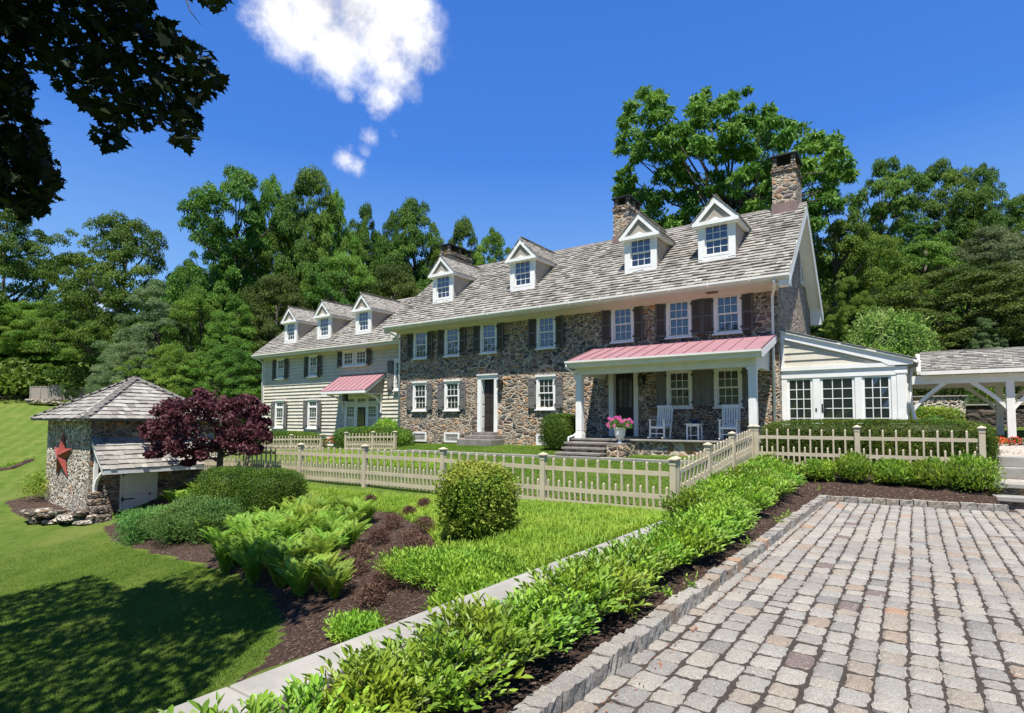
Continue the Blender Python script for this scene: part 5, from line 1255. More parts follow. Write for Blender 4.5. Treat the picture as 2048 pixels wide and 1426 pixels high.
def tree(px, pytop, wpx, depth, pr, mat, label, group='trees around the house', name='tree', bark=None, rz=None, cat='tree', zb=None, sink=0):
    tp = far(px, pytop, depth); zb = g(tp.x, tp.y) if zb is None else zb; zb -= sink
    H_ = (tp.z-zb)*1.03; Wd = wpx*depth/FPX*1.12; c, t = protos[pr]
    T = thing(name, label, cat, (tp.x, tp.y, zb), random.random()*6.28 if rz is None else rz, group)
    o = inst(c, 'crown', T, scale=(Wd, Wd, H_)); 
    if mat is not m_leaf_wood: o.material_slots[0].link = 'OBJECT'; o.material_slots[0].material = mat
    k = inst(t, 'trunk', T, scale=(H_*.55, H_*.55, H_)) if True else None
    k.scale = (Wd, Wd, H_)
    if bark: k.material_slots[0].link = 'OBJECT'; k.material_slots[0].material = bark
    return T
MW, MBr, MG, MY = m_leaf_wood, m_leaf_bright, m_leaf_grey, m_leaf_dusk
TL = [
 (430, 480, 110, 62, 0, MW, 'tree top peeking between the rounded tree and the ragged tall tree'),
 (575, 430, 130, 64, 4, MW, 'dense tree filling the gap between the slender and the highest trees'),
 (705, 480, 130, 60, 4, MW, 'leafy tree crown just above the third wing dormer roof'),
 (885, 500, 130, 60, 4, MW, 'dense crown low behind the leftmost stone chimney'),
 (785, 440, 90, 64, 0, MW, 'narrow tree between the open branched tree and the round headed tree'),
 (15, 425, 170, 42, 0, MW, 'tall dark tree cut by the left edge of the photo, under the maple bough'),
 (-60, 560, 200, 50, 4, MBr, 'bright leafy tree cut by the left edge, behind the far lawn'),
 (95, 610, 150, 66, 4, MBr, 'low sunlit tree on the skyline gap between the left edge tree and the peaked tree'),
 (155, 590, 120, 75, 0, MW, 'distant green tree filling the skyline just left of the peaked tree'),
 (245, 448, 190, 62, 4, MW, 'tall peaked tree rising alone above the springhouse roof'),
 (165, 520, 110, 60, 3, MW, 'dark spreading tree leaning left of the peaked tree'),
 (375, 535, 120, 60, 0, MW, 'medium rounded tree between the peaked tree and the big tree by the wing'),
 (478, 362, 190, 55, 3, MW, 'tall ragged tree with branches reaching left, behind the left end of the wing'),
 (545, 372, 110, 60, 0, MW, 'slender tall tree squeezed between the two highest trees behind the wing'),
 (618, 352, 150, 56, 1, MW, 'highest leafy tree behind the wing dormers'),
 (672, 400, 90, 58, 0, MBr, 'tall tree just right of the highest tree behind the wing'),
 (735, 430, 100, 62, 3, MW, 'open branched tree with sky gaps above the third wing dormer'),
 (832, 414, 150, 58, 1, MW, 'broad round headed tree left of the leftmost stone chimney'),
 (925, 448, 90, 60, 1, MW, 'tree top showing just right of the leftmost stone chimney'),
 (985, 472, 110, 58, 0, MBr, 'lower round tree on the ridge between the chimney and the second dormer'),
 (790, 540, 150, 50, 4, MY, 'dark tree filling the gap between the wing roof and the stone house roof'),
 (690, 520, 160, 50, 4, MW, 'mid height tree directly behind the middle wing dormer'),
 (560, 560, 150, 48, 4, MY, 'dark shaded tree behind the left wing dormer'),
 (10, 650, 150, 62, 4, MBr, 'low leafy tree at the left edge above the far stone ledge'),
 (110, 640, 150, 58, 4, MBr, 'bushy sunlit tree above the weathered enclosure fence'),
 (215, 640, 150, 52, 4, MW, 'dark green tree between the enclosure fence and the springhouse peak'),
 (310, 568, 175, 44, 2, MG, 'grey green feathery tree behind the springhouse peak'),
 (265, 690, 110, 40, 4, MG, 'lower grey green tree close behind the springhouse roof'),
 (400, 585, 130, 46, 4, MBr, 'sunlit tree above the purple tree'),
 (345, 700, 130, 38, 4, MBr, 'low bright tree between the springhouse peak and the purple tree'),
 (470, 600, 140, 44, 2, MW, 'layered green tree left of the wing corner, above the purple tree'),
 (455, 700, 120, 38, 4, MW, 'small shaded tree low beside the left wing downspout'),
 (1660, 395, 190, 40, 2, MBr, 'bright leafy tree rising directly right of the stone gable'),
 (1765, 338, 150, 56, 3, MW, 'high crowned tree first along the skyline right of the gable'),
 (1885, 332, 150, 58, 1, MW, 'highest tree of the right hand skyline'),
 (1965, 345, 120, 60, 0, MW, 'tall tree second from the right edge on the skyline'),
 (2055, 400, 130, 55, 1, MW, 'tree cut by the right edge of the photo on the skyline'),
 (1840, 450, 200, 48, 2, MW, 'middle tier green tree below the right hand skyline trees'),
 (1730, 480, 170, 44, 4, MBr, 'mid tier bright tree over the rounded dogwood'),
 (1980, 470, 200, 46, 4, MG, 'mixed grey green tree behind the dark yew'),
 (1700, 560, 110, 34, 2, MBr, 'small light green tree between the gable and the rounded dogwood'),
 (1925, 545, 260, 36, 4, MY, 'wide dark yew like tree above the walkway roof'),
 (2060, 560, 160, 35, 4, MY, 'dark tree cut by the right edge above the walkway roof'),
 (1830, 640, 90, 33, 2, MY, 'small conifer left of the pair above the walkway roof'),
 (1965, 640, 80, 32, 2, MG, 'small conifer right of the pair above the walkway roof'),
]
for (px, py, w, d, pr, mt, lb) in TL:
    if px < 230 and d < 80: d = 66+(d % 9)
    tree(px, py, w*1.16, d, pr, mt, lb)
# the great walnut behind the ridge: its own mesh, with sky gaps
def walnut():
    r = np.random.default_rng(5); base = far(1440, 838, 36); zb = g(base.x, base.y)
    spots = [(1290, 215, 45), (1320, 260, 50), (1275, 300, 35), (1390, 235, 50), (1440, 225, 50), (1350, 330, 50), (1420, 300, 50), (1480, 250, 45), (1500, 310, 55), (1560, 270, 45), (1600, 285, 50), (1640, 300, 45), (1675, 325, 32), (1615, 340, 45), (1640, 370, 40), (1550, 350, 55), (1470, 370, 50), (1400, 380, 45), (1330, 400, 45), (1300, 440, 38), (1245, 380, 22), (1270, 420, 28), (1450, 430, 50), (1520, 420, 50), (1350, 450, 40), (1255, 235, 20), (1310, 195, 20), (1400, 200, 22), (1580, 400, 45), (1620, 420, 35), (1690, 345, 18), (1455, 195, 24), (1380, 290, 45), (1250, 350, 18), (1530, 215+20, 22), (1655, 400, 22)]
    P = []; C = []
    for (x, y, rp) in spots:
        for k in range(8):
            d = 36+r.normal(0, 2.2); c = np.array(far(x+r.normal(0, rp*.45), y+r.normal(0, rp*.4), d)); rad = rp*d/FPX*(.22+.34*r.random()); n = int(330*rad**1.3)+40
            q = rand_dirs(n, r); q[:, 2] = np.abs(q[:, 2])-.3; P.append(c+q*(rad*(.3+.7*r.random(n)**.5))[:, None]*np.array([1.15, 1.15, .7])); C.append(c)
    P = np.concatenate(P); n = len(P); bs = np.array([base.x, base.y, zb])
    v, f = leaf_geo(P-bs, rand_dirs(n, r)+np.array([0, 0, -.5]), rand_dirs(n, r)*.9+np.array([.1, -.3, .5]), .34*(.6+.8*r.random(n)), .15*(.6+.6*r.random(n)), .15)
    T = thing('walnut_tree', 'huge open crowned tree towering behind the main roof and the two right chimneys', 'tree', tuple(bs))
    npobj('crown', v, f, m_leaf_walnut, T)
    b = MB(); top = Vector(far(1455, 400, 36))-Vector(bs); b.tube([(0, 0, -.5), tuple(top*.5+Vector((.3, 0, 0))), tuple(top)], [.55, .4, .25], 10)
    rr = random.Random(3); start = [top*.75, top, top*.9]
    for c in rr.sample(C, 46):
        c = Vector(c)-Vector(bs); s = rr.choice(start); m = s.lerp(c, .5)+Vector((rr.gauss(0, .3), rr.gauss(0, .3), rr.gauss(0, .3)-.2)); b.tube([s, m, c], [.10, .06, .015], 5, False)
    b.obj('trunk', m_bark, T, smooth=True)
walnut()
# the far wood closing the view, one mass
def far_wood():
    r = np.random.default_rng(8); P = []
    def belt(px0, px1, dep, top, n, lo=0):
        for k in range(n):
            px = px0+(px1-px0)*r.random(); d = dep*(.9+.35*r.random()); c = np.array(far(px, 838, d)); z0 = g(c[0], c[1]); zt = EZ+(838-top)/FPX*d
            c[2] = z0+(zt-z0)*r.random()**.8; rad = 1.6+1.6*r.random(); m = 210
            q = rand_dirs(m, r); q[:, 2] = np.abs(q[:, 2])-.3; P.append(c+q*rad*np.array([1.2, 1.2, .7]))
    belt(-150, 560, 78, 640, 520); belt(440, 1050, 70, 560, 420); belt(1620, 2200, 60, 520, 520); belt(-150, 560, 68, 740, 200); belt(1600, 2200, 42, 680, 160)
    P = np.concatenate(P); n = len(P)
    v, f = leaf_geo(P, rand_dirs(n, r), rand_dirs(n, r)*.6+np.array([.1, -.4, .5]), .5*(.6+.8*r.random(n)), .42*(.6+.6*r.random(n)), .15)
    o = npobj('far_wood', v, f, m_leaf_wood); tag(o, 'dense green wood rising behind all the separate trees', 'woodland', None, 'stuff')
far_wood()
# pale thin trunk by the enclosure
bp = at(88, 790); b = MB(); b.tube([(0, 0, 0), (.1, 0, 2.2), (-.15, 0, 3.6), (-.9, 0, 6)], [.13, .11, .09, .04], 7)
T = thing('bare_trunk', 'thin pale trunk standing behind the weathered enclosure fence', 'tree', tuple(bp)); b.obj('trunk', m_bark_pale, T, smooth=True)

# enclosure fence and stone ledges on the far lawn
e0, e1 = at(60, 806), at(100, 808); e2 = at(205, 812)
T = thing('enclosure_fence', 'weathered grey brown board enclosure on a stone ledge across the far lawn', 'fence', tuple(e0))
def boards(a, c, nm, hgt):
    b = MB(); d = Vector((c.x-a.x, c.y-a.y, 0)); n = max(2, int(d.length/.16)); z = e0.z-.1
    ang = math.atan2(d.y, d.x)
    M = Matrix.Translation(Vector((a.x-e0.x, a.y-e0.y, z-e0.z+.42))) @ Matrix.Rotation(ang, 4, 'Z')
    for k in range(n): b.box(d.length*k/n, d.length*(k+.93)/n, -.02, .02, 0, hgt, M)
    for k in range(int(d.length/1.1)+1): b.box(k*1.1-.05, k*1.1+.05, -.06, -.02, 0, hgt+.08, M)
    b.box(0, d.length, -.05, .05, hgt, hgt+.06, M); b.obj(nm, m_greyfence, T)
boards(e0, e1, 'board_panel', 1.35); boards(e1, e2, 'board_panel', 1.5)
lg = thing('stone_ledge', 'low pale stone ledge running under the board enclosure', 'wall', tuple(e0))
for k in range(44):
    t = random.random()*1.0; q = (e0.lerp(e1, t/.35) if t < .35 else e1.lerp(e2, (t-.35)/.65)); boulder('rock', (q.x-e0.x+random.gauss(0, .1), q.y-e0.y-.25+random.gauss(0, .1), q.z-e0.z+.02+random.random()*.32), (.9+random.random()*.6, .4, .22), 300+k, m_stone_pale, lg)
l0, l1 = at(-10, 800), at(38, 799); l2 = thing('stone_ledge', 'short dark stone ledge at the left edge of the far lawn', 'wall', tuple(l0))
for k in range(14): q = l0.lerp(l1, random.random()); boulder('rock', (q.x-l0.x, q.y-l0.y, q.z-l0.z+.1+random.random()*.2), (1.2, .5, .25), 400+k, m_rock, l2)

# ------------------------------------------------------------------ shrubs
def bush(name, label, c, size, n, leaf, mat, cat='shrub', e=2.0, group=None, up_=.3, core=True, jit=.05, lump=.06, seed=1, stem=False, bottom=0., wid=.6):
    """clipped or loose shrub: leaves over a superellipsoid (e=2 ball, e=5 box) standing on c"""
    r = np.random.default_rng(seed); s = np.array(size, float)/2
    d = rand_dirs(n, r); d[:, 2] = np.where(d[:, 2] < -.75+bottom, -d[:, 2], d[:, 2])
    k = (np.abs(d)**e).sum(1)**(-1/e); P = d*k[:, None]
    lum = 1+lump*((np.sin(P[:, 0]*5+seed)+np.sin(P[:, 1]*6+seed*2)+np.sin(P[:, 2]*5+seed*3))/1.8+.5*np.sin(P[:, 0]*13+P[:, 2]*7+seed)*np.sin(P[:, 1]*12-P[:, 2]*11))
    depth = 1-jit*np.abs(r.normal(size=n))*1.5+jit*.5*r.normal(size=n)
    P = P*(lum*depth)[:, None]*s+np.array([0, 0, s[2]]); P[:, 2] = np.maximum(P[:, 2], .01)
    outw = d/s; outw /= np.linalg.norm(outw, axis=1)[:, None]
    D = outw*.5+rand_dirs(n, r)*.8+np.array([0, 0, up_]); Nn = outw*1.2+rand_dirs(n, r)*.55+np.array([0, 0, .12])
    v, f = leaf_geo(P, D, Nn, leaf*(.6+.7*r.random(n)), leaf*wid*(.6+.5*r.random(n)), .2)
    T = thing(name, label, cat, tuple(c), 0, group); npobj('foliage', v, f, mat, T)
    if core:
        m = 24; U = np.linspace(0, math.pi, 13); Vv = np.linspace(0, 2*math.pi, m, endpoint=False)
        q = np.array([(math.sin(a)*math.cos(bb), math.sin(a)*math.sin(bb), math.cos(a)) for a in U for bb in Vv]); kk = (np.abs(q)**e).sum(1)**(-1/e)
        q = q*kk[:, None]*s*(.88-lump*.8)+np.array([0, 0, s[2]]); fs = np.array([(i*m+j, (i+1)*m+j, (i+1)*m+(j+1) % m, i*m+(j+1) % m) for i in range(12) for j in range(m)])
        npobj('dark_core', q, fs, m_leaf_yew, T)  # solid dark core added to stop light leaking through the leaf shell
    return T
p = at(955, 1072); bush('round_shrub', 'round clipped golden green shrub standing in front of the picket fence', (p.x, p.y, p.z-.02), (142*(p-Vector((0,0,EZ))).dot(fw)/FPX, 142*(p-Vector((0,0,EZ))).dot(fw)/FPX, 146*(p-Vector((0,0,EZ))).dot(fw)/FPX), 16000, .06, m_leaf_privet, e=2.8, seed=4, lump=.07, jit=.12)
SP = p
p = at(500, 1035)
k = (p.xy.length)/12
for q, sz, lb in ((at(458, 1030), (1, 1, 1.02), 'left half of the pair of merged dark green clipped mounds by the purple tree'), (at(545, 1040), (1, 1, 1.08), 'right half of the pair of merged dark green clipped mounds, nearer the fence')):
    dd_ = Vector((q.x, q.y, q.z-EZ)).dot(fw); bush('clipped_mound', lb, (q.x, q.y, q.z-.05), (112*dd_/FPX, 112*dd_/FPX, sz[2]*95*dd_/FPX), 22000, .04, m_leaf_box, e=3.6, seed=int(q.x*-7), lump=.03, group='merged clipped mounds')
bush('box_hedge', 'long clipped boxed hedge behind the right hand picket fence', (-.95, 16.95, .5), (4.85, 1.3, 1.19), 52000, .042, m_leaf_box, 'hedge', e=6, seed=9, lump=.012, jit=.03)
bush('clipped_bush', 'dense clipped bush against the stone wall left of the porch steps', (-10.72, 18.5, .6), (1.4, 1.2, 1.32), 16000, .045, m_leaf_box, e=3.4, seed=12, lump=.02)
bush('clipped_hedge', 'rounded clipped hedge right of the wing door behind the short picket fence', (-21.4, 18.9, .2), (5.0, 1.3, 1.15), 20000, .06, m_leaf_box, 'hedge', e=4.5, seed=13, lump=.02)
bush('clipped_hedge', 'low clipped hedge under the wing windows left of its door', (-28, 18.9, .0), (5.4, 1.3, 1.05), 20000, .06, m_leaf_box, 'hedge', e=4, seed=14, lump=.02)
bush('loose_shrub', 'bright green shrub sprouting above the hedge beside the wing door', (-21.6, 20.0, .5), (1.9, 1.1, 1.25), 5000, .09, m_leaf_itea, seed=15, lump=.1, jit=.15)
dg = far(1776, 720, 30); bush('dogwood_shrub', 'large rounded pale flecked shrub above the sunroom roof', (dg.x, dg.y, 1.6), (4.0, 4.0, 5.7), 17000, .17, m_dogwood, e=2.4, seed=16, lump=.09, jit=.12)
bush('tall_shrub', 'dark leafy shrub filling the space between the gable and the dogwood', (-1.6, 29.5, 1.4), (3.6, 3, 3.6), 9000, .14, m_leaf_bright, seed=17, lump=.1, jit=.12)
bush('low_plant', 'yellow green mounded plant against the sunlit garden wall beside the sunroom', (.25, 24.95, 1.7), (2.6, .7, .5), 5000, .07, m_leaf_privet, 'plant', seed=18, lump=.12, jit=.2, core=False)
bush('low_plant', 'small green plant just beside the sunroom corner behind the hedge', (.55, 24.2, .9), (1.1, .6, .95), 2500, .07, m_leaf_fine, 'plant', seed=19, core=False, jit=.2)
bush('conifer_shrub', 'loose conifer shrub on the dark garden wall left of the walkway post', (2.0, 24.5, 2.1), (1.0, .8, 1.0), 3500, .07, m_leaf_box, seed=20, jit=.3, core=False, lump=.1)
bush('shade_hedge', 'added dark hedge standing in for shade behind the sunlit garden wall under the walkway roof', (4.0, 28.2, 2.0), (12, 1.6, 1.75), 16000, .13, m_leaf_yew, 'hedge', e=5, seed=23, lump=.03)  # hedge added to darken the background seen beneath the walkway
bush('trailing_plant', 'feathery plant trailing along the dark garden wall', (1.75, 24.3, 2.15), (.7, .4, .32), 1800, .06, m_leaf_grey, 'plant', seed=21, jit=.3, core=False)
# fine leaved spreading shrubs by the springhouse
for (px, py, sx, sz, sd, lb) in ((275, 1085, 1.7, 1.0, 31, 'leftmost fine leaved spreading shrub at the bed corner'), (345, 1090, 1.9, 1.2, 32, 'middle fine leaved spreading shrub in front of the white door'), (410, 1088, 1.6, 1.15, 33, 'rightmost fine leaved spreading shrub next to the ferns')):
    q = at(px, py); bush('spreading_shrub', lb, (q.x-.2, q.y+.45, q.z-.1), (sx, 1.5, sz*.84), 12000, .055, m_leaf_fine, e=2.2, seed=sd, lump=.16, jit=.16, group='fine leaved shrubs', up_=.6)
# row of leafy shrubs under the right hand fence
for (px, w, h, lb) in ((1625, .62, .42, 'first leafy shrub from the left under the right hand fence'), (1703, .74, .58, 'second leafy shrub from the left under the right hand fence'), (1783, .74, .5, 'third leafy shrub from the left under the right hand fence'), (1860, .78, .56, 'fourth leafy shrub from the left under the right hand fence'), (1945, .92, .66, 'fullest leafy shrub at the step end of the row under the right hand fence')):
    q = at(px, 985); bush('leafy_shrub', lb, (q.x, 14.75+(px-1625)*.0004, g(q.x, 14.7)-.02), (w, .75, h*1.1), 2600, .085, m_leaf_itea, group='leafy shrubs under the right hand fence', seed=px, lump=.12, jit=.16, up_=.9, wid=.4)
q = at(85, 1000); bush('yellow_shrub', 'small yellow tipped shrub on the mulch against the springhouse wall', (q.x, q.y, q.z-.02), (1.1*q.length/20*1.3, 1.1, .95), 2400, .075, m_leaf_privet, seed=41, jit=.25, core=False, lump=.12)
# tiny bronze shrubs in the sloping bed
br_spots = [(780, 1062), (812, 1036), (843, 1070), (752, 1095), (712, 1128), (672, 1172), (757, 1192), (818, 1102), (775, 1140), (735, 1010), (843, 1020), (700, 1160), (835, 1118), (730, 1220)]
words = ['first', 'second', 'third', 'fourth', 'fifth', 'sixth', 'seventh', 'eighth', 'ninth', 'tenth', 'eleventh', 'twelfth', 'thirteenth', 'fourteenth', 'fifteenth', 'sixteenth', 'seventeenth', 'eighteenth', 'nineteenth', 'twentieth', 'twenty first', 'twenty second', 'twenty third', 'twenty fourth', 'twenty fifth', 'twenty sixth', 'twenty seventh', 'twenty eighth', 'twenty ninth', 'thirtieth', 'thirty first', 'thirty second', 'thirty third', 'thirty fourth', 'thirty fifth', 'thirty sixth', 'thirty seventh', 'thirty eighth', 'thirty ninth', 'fortieth']
assert len(words) == 40
for i, (px, py) in enumerate(sorted(br_spots, key=lambda t: -t[1])):
    q = at(px, py); s_ = .37 if py > 1040 else .27
    bush('bronze_shrub', f'{words[i]} nearest bronze leaved dwarf shrub in the sloping mulch bed', (q.x, q.y+.08, q.z), (s_, s_, s_*.8), 900, .042, m_leaf_brown, group='bronze dwarf shrubs', seed=50+i, jit=.2, core=False, lump=.1, up_=.5, wid=.45)
# low green spreading plants next to the wall
for i, (px, py, sx, sy, sz, n, lb) in enumerate(((845, 1160, 1.25, .95, .40, 5200, 'low glossy green shrub right of the bronze shrubs'), (920, 1165, 1.3, 1.0, .40, 5600, 'low glossy green shrub in front of the round golden shrub'), (965, 1190, 1.1, .8, .26, 3800, 'low pale green shrub spilling toward the concrete wall top'), (715, 1270, .8, .55, .22, 2600, 'isolated low green shrub against the concrete wall'), (1010, 1150, .8, .7, .2, 2600, 'small green clump between the round shrub and the wall'), (905, 1215, .7, .3, .15, 1500, 'thin strip of green leaves along the wall top'))):
    q = at(px, py); bush('low_shrub', lb, (q.x, q.y, q.z-.04), (sx, sy, sz), n, .055, m_leaf_itea, group='low green shrubs by the wall', seed=80+i, jit=.25, core=False, lump=.15, up_=.7, wid=.45)

# sweetspire shrubs along the kerb: shoots with paired leaves
def shoot_shrub(seed, nshoot, hgt, spread, leafl, nl):
    r = np.random.default_rng(seed); P = []; D = []; Nn = []; Ls = []; b = MB()
    for k in range(nshoot):
        a = r.random()*2*math.pi; rad = spread*r.random()**.6; h = hgt*(.55+.5*r.random())*(1-.35*(rad/spread)**2)
        base = np.array([.12*rad*math.cos(a), .12*rad*math.sin(a), 0]); tip = np.array([rad*math.cos(a), rad*math.sin(a), h])
        mid = base*.4+tip*.6+np.array([0, 0, h*.12]); ts = np.linspace(.12, 1, nl)
        Q = [(1-t)**2*base+2*t*(1-t)*mid+t*t*tip for t in ts]; b.tube([tuple(base), tuple(Q[nl//3]), tuple(Q[-1])], [.004, .003, .0015], 3, False)
        for i, q in enumerate(Q):
            tg = (Q[min(i+1, nl-1)]-Q[max(i-1, 0)]); tg /= np.linalg.norm(tg)+1e-9; ph = i*2.4+a
            sd = np.array([math.cos(ph), math.sin(ph), 0]); dd = sd*(.9-.35*i/nl)+tg*(.5+.6*i/nl)+np.array([0, 0, .15]); P.append(q); D.append(dd); Nn.append(np.array([0, 0, 1.])-sd*.5+r.normal(0, .25, 3)); Ls.append(leafl*(.6+.55*r.random())*(1-.25*abs(i/nl-.6)))
    P, D, Nn, Ls = map(np.array, (P, D, Nn, Ls)); D = D+r.normal(0, .18, D.shape)
    v, f = leaf_geo(P, D, Nn, Ls, Ls*.40, .22, six=True); return npmesh('foliage', v, f, m_leaf_itea), b.mesh('stems', m_bark)
itea = [shoot_shrub(s, 165, .44, .41, .072, 12) for s in (1, 2, 3, 4)]
row = []
y = .75
while y < 8.6: row.append((-2.19+random.gauss(0, .04), y, .95+.0*y)); y += .40
y = 8.9
while y < 15.3:
    row.append((-2.35+random.gauss(0, .06), y, 1.05)); row.append((-2.9+random.gauss(0, .06), y+.25, 1.15)); y += .62
for i, (x, y, s_) in enumerate(row[:40]):
    T = thing('sweetspire_shrub', f'{words[i]} leafy light green shrub from the camera in the row along the kerb', 'shrub', (x, y, g(x, y)+.01), random.random()*6, 'leafy shrubs along the kerb')
    me, stm = itea[i % 4]; k = s_*(.9+random.random()*.25); inst(me, 'foliage', T, scale=(k, k, k*(.9+random.random()*.25))); inst(stm, 'stems', T, scale=(k, k, k))
# pale bottlebrush flowers on two of the shrubs
for (px, py, yp) in ((690, 1368, 1.95), (832, 1393, 2.15)):
    q = Vector(ray(px, py)); q = q*(yp/q.y); b = MB(); rr = random.Random(int(px))
    for k in range(60): t = k/60; a = k*2.4; c = Vector((t*.09, 0, .02*math.sin(t*3))); b.tube([c, c+Vector((0, math.cos(a)*.008, math.sin(a)*.008))], [.0025, .001], 3, False)
    o = b.obj('flower_spike', m_flower_white, None, (q.x, q.y, EZ+q.z)); tag(o, 'left' if px < 700 else 'right', 'flower', 'pale flower spikes'); o['label'] = ('left hand' if px < 700 else 'right hand')+' pale bottlebrush flower spike in the nearest leafy shrub'

# ferns
def fern_mesh(seed, nf, ln):
    r = np.random.default_rng(seed); P = []; D = []; Nn = []; L0 = []; W0 = []
    for k in range(nf):
        a = k*2*math.pi/nf+r.normal(0, .2); le = ln*(.75+.4*r.random()); out_ = np.array([math.cos(a), math.sin(a), 0]); n = 26; sp = .25+.3*r.random()
        pts = [out_*le*(sp*.7*t+.26*t**2.5)+np.array([0, 0, le*(1.0*t-.30*t**2.6)]) for t in np.linspace(0, 1, n)]
        side = np.array([-math.sin(a), math.cos(a), 0]); tw = r.normal(0, .3); side = side*math.cos(tw)+np.array([0, 0, 1])*math.sin(tw)
        for i in range(3, n):
            t = i/n; tg = pts[min(i+1, n-1)]-pts[i-1]; tg /= np.linalg.norm(tg); w = ln*.17*math.sin(math.pi*min(1, .1+t*.93))**.7
            for s_ in (-1, 1): P.append(pts[i]); D.append(side*s_+tg*.45+r.normal(0, .06, 3)); Nn.append(np.cross(side, tg)+r.normal(0, .15, 3)); L0.append(w*(.9+.2*r.random())); W0.append(ln*.036)
        P.append(pts[0]); D.append(pts[n//2]-pts[0]); Nn.append(side); L0.append(float(np.linalg.norm(pts[n//2]))); W0.append(.012)
    v, f = leaf_geo(*map(np.array, (P, D, Nn, L0, W0)), .1); return npmesh('frond', v, f, m_fern)
fms = [fern_mesh(s, 19, .95) for s in (1, 2, 3)]
fs_ = [(700, 1100, .75), (670, 1200, .65), (715, 1050, .7), (450, 1150, .75), (600, 1195, .8), (560, 1180, .85), (640, 1185, .75), (505, 1172, .8), (655, 1135, .85), (700, 1070, .7), (570, 1128, 1.0), (625, 1082, .9), (498, 1120, .95), (545, 1048, .85), (610, 1045, .8), (660, 1050, .7), (440, 1120, .8), (470, 1135, .85), (510, 1150, .9), (552, 1152, .9), (595, 1160, .85), (635, 1155, .8), (478, 1095, .9), (520, 1100, .95), (565, 1105, .95), (610, 1105, .9), (655, 1100, .85), (535, 1070, .8), (590, 1065, .85), (640, 1060, .8), (680, 1080, .7), (735, 1050, .6), (622, 1020, .6), (400, 1010, .9), (375, 1020, .8), (345, 1015, .8), (420, 1085, .7), (690, 1040, .6)]
for i, (px, py, s_) in enumerate(sorted(fs_, key=lambda t: -t[1])):
    q = at(px, py); T = thing('fern', f'{words[i]} nearest yellow green fern in the clump on the sloping bed', 'fern', (q.x, q.y, q.z-.03), random.random()*6, 'ferns on the sloping bed')
    inst(fms[i % 3], 'fronds', T, scale=(s_*.95, s_*.95, s_*(1.0+random.random()*.25)))

# grassy ground cover and lawn blades
def blades(name, label, polys, dens, hgt, wid, mat, seed, cat='grass', lean=.6, keep=None):
    r = np.random.default_rng(seed); PP = []
    for poly in polys:
        xs = [p[0] for p in poly]; ys = [p[1] for p in poly]; A = (max(xs)-min(xs))*(max(ys)-min(ys)); n = int(A*dens)
        x = min(xs)+(max(xs)-min(xs))*r.random(n); y = min(ys)+(max(ys)-min(ys))*r.random(n); k = inpoly(x, y, poly); PP.append(np.stack([x[k], y[k]], 1))
    Q = np.concatenate(PP)
    if keep is not None: Q = Q[keep(Q[:, 0], Q[:, 1])]
    n = len(Q); z = gz(Q[:, 0], Q[:, 1]); P = np.stack([Q[:, 0], Q[:, 1], z-.005], 1)
    cl = np.sin(Q[:, 0]*9)*np.sin(Q[:, 1]*8)*.15+1; h = hgt*(.55+.7*r.random(n))*cl
    a = r.random(n)*2*math.pi; D = np.stack([np.cos(a)*lean, np.sin(a)*lean, np.ones(n)], 1); D[:, :2] *= r.random((n, 1))*1.3
    Nn = np.stack([np.cos(a), np.sin(a), np.full(n, -.4)], 1)
    D /= np.linalg.norm(D, axis=1)[:, None]; side = np.stack([-np.sin(a), np.cos(a), np.zeros(n)], 1); w = wid*(.7+.6*r.random(n))
    tip = P+D*h[:, None]+np.stack([np.cos(a), np.sin(a), np.zeros(n)], 1)*(h*lean*.45)[:, None]-np.array([0, 0, 1])*(h*.12)[:, None]; mid = P+D*(h*.55)[:, None]
    V_ = np.stack([P-side*w[:, None]*.5, P+side*w[:, None]*.5, mid+side*w[:, None]*.5, tip, mid-side*w[:, None]*.5], 1)
    f = (np.array([[0, 1, 2, 4], [4, 2, 3, 3]])[None]+np.arange(n)[:, None, None]*5).reshape(-1, 4); f1 = (np.array([[0, 1, 2], [0, 2, 4], [4, 2, 3]])[None]+np.arange(n)[:, None, None]*5).reshape(-1, 3)
    o = npobj(name, V_.reshape(-1, 3), f1, mat); tag(o, label, cat, None, 'stuff'); return o
cover = pxpoly([(600, 975), (740, 990), (900, 1000), (1100, 1012), (1345, 1030), (1315, 1052), (1215, 1086), (1080, 1142), (1000, 1170), (940, 1140), (880, 1100), (850, 1060), (790, 1030), (700, 1015), (640, 1010)])
def clear_ball(x, y): return ((x-SP.x)**2+(y-SP.y)**2 > .3)
blades('ground_cover', 'bright yellow green grassy ground cover below the picket fence', [cover], 1500, .15, .011, m_grassblade, 1, keep=clear_ball)
blades('ground_cover', 'bright grassy strip just inside the left part of the picket fence', [pxpoly([(600, 925), (790, 935), (1010, 950), (1010, 935), (800, 908), (660, 903)])], 700, .13, .013, m_grassblade, 2)
blades('ground_cover', 'leafy grass growing along the outside of the uphill picket fence', [[(-3.5, 8.6), (-3.0, 8.6), (-2.9, 12), (-2.9, 15.6), (-3.45, 15.6), (-3.5, 10)]], 1300, .18, .011, m_leaf_itea, 3)
def shadeband(x, y): return (x < -3.25) & (np.random.default_rng(1).random(len(x)) < np.clip((20-np.hypot(x, y))/8, 0, 1))
blades('lawn_grass', 'short mown lawn grass between the retaining wall and the springhouse', [pxpoly([(-60, 1426), (-60, 1060), (60, 1062), (200, 1060), (225, 1090), (300, 1108), (400, 1132), (480, 1160), (540, 1200), (560, 1250), (545, 1300), (500, 1345), (420, 1385), (330, 1440), (100, 1520)])], 3600, .04, .006, m_lawnblade, 4, keep=shadeband)
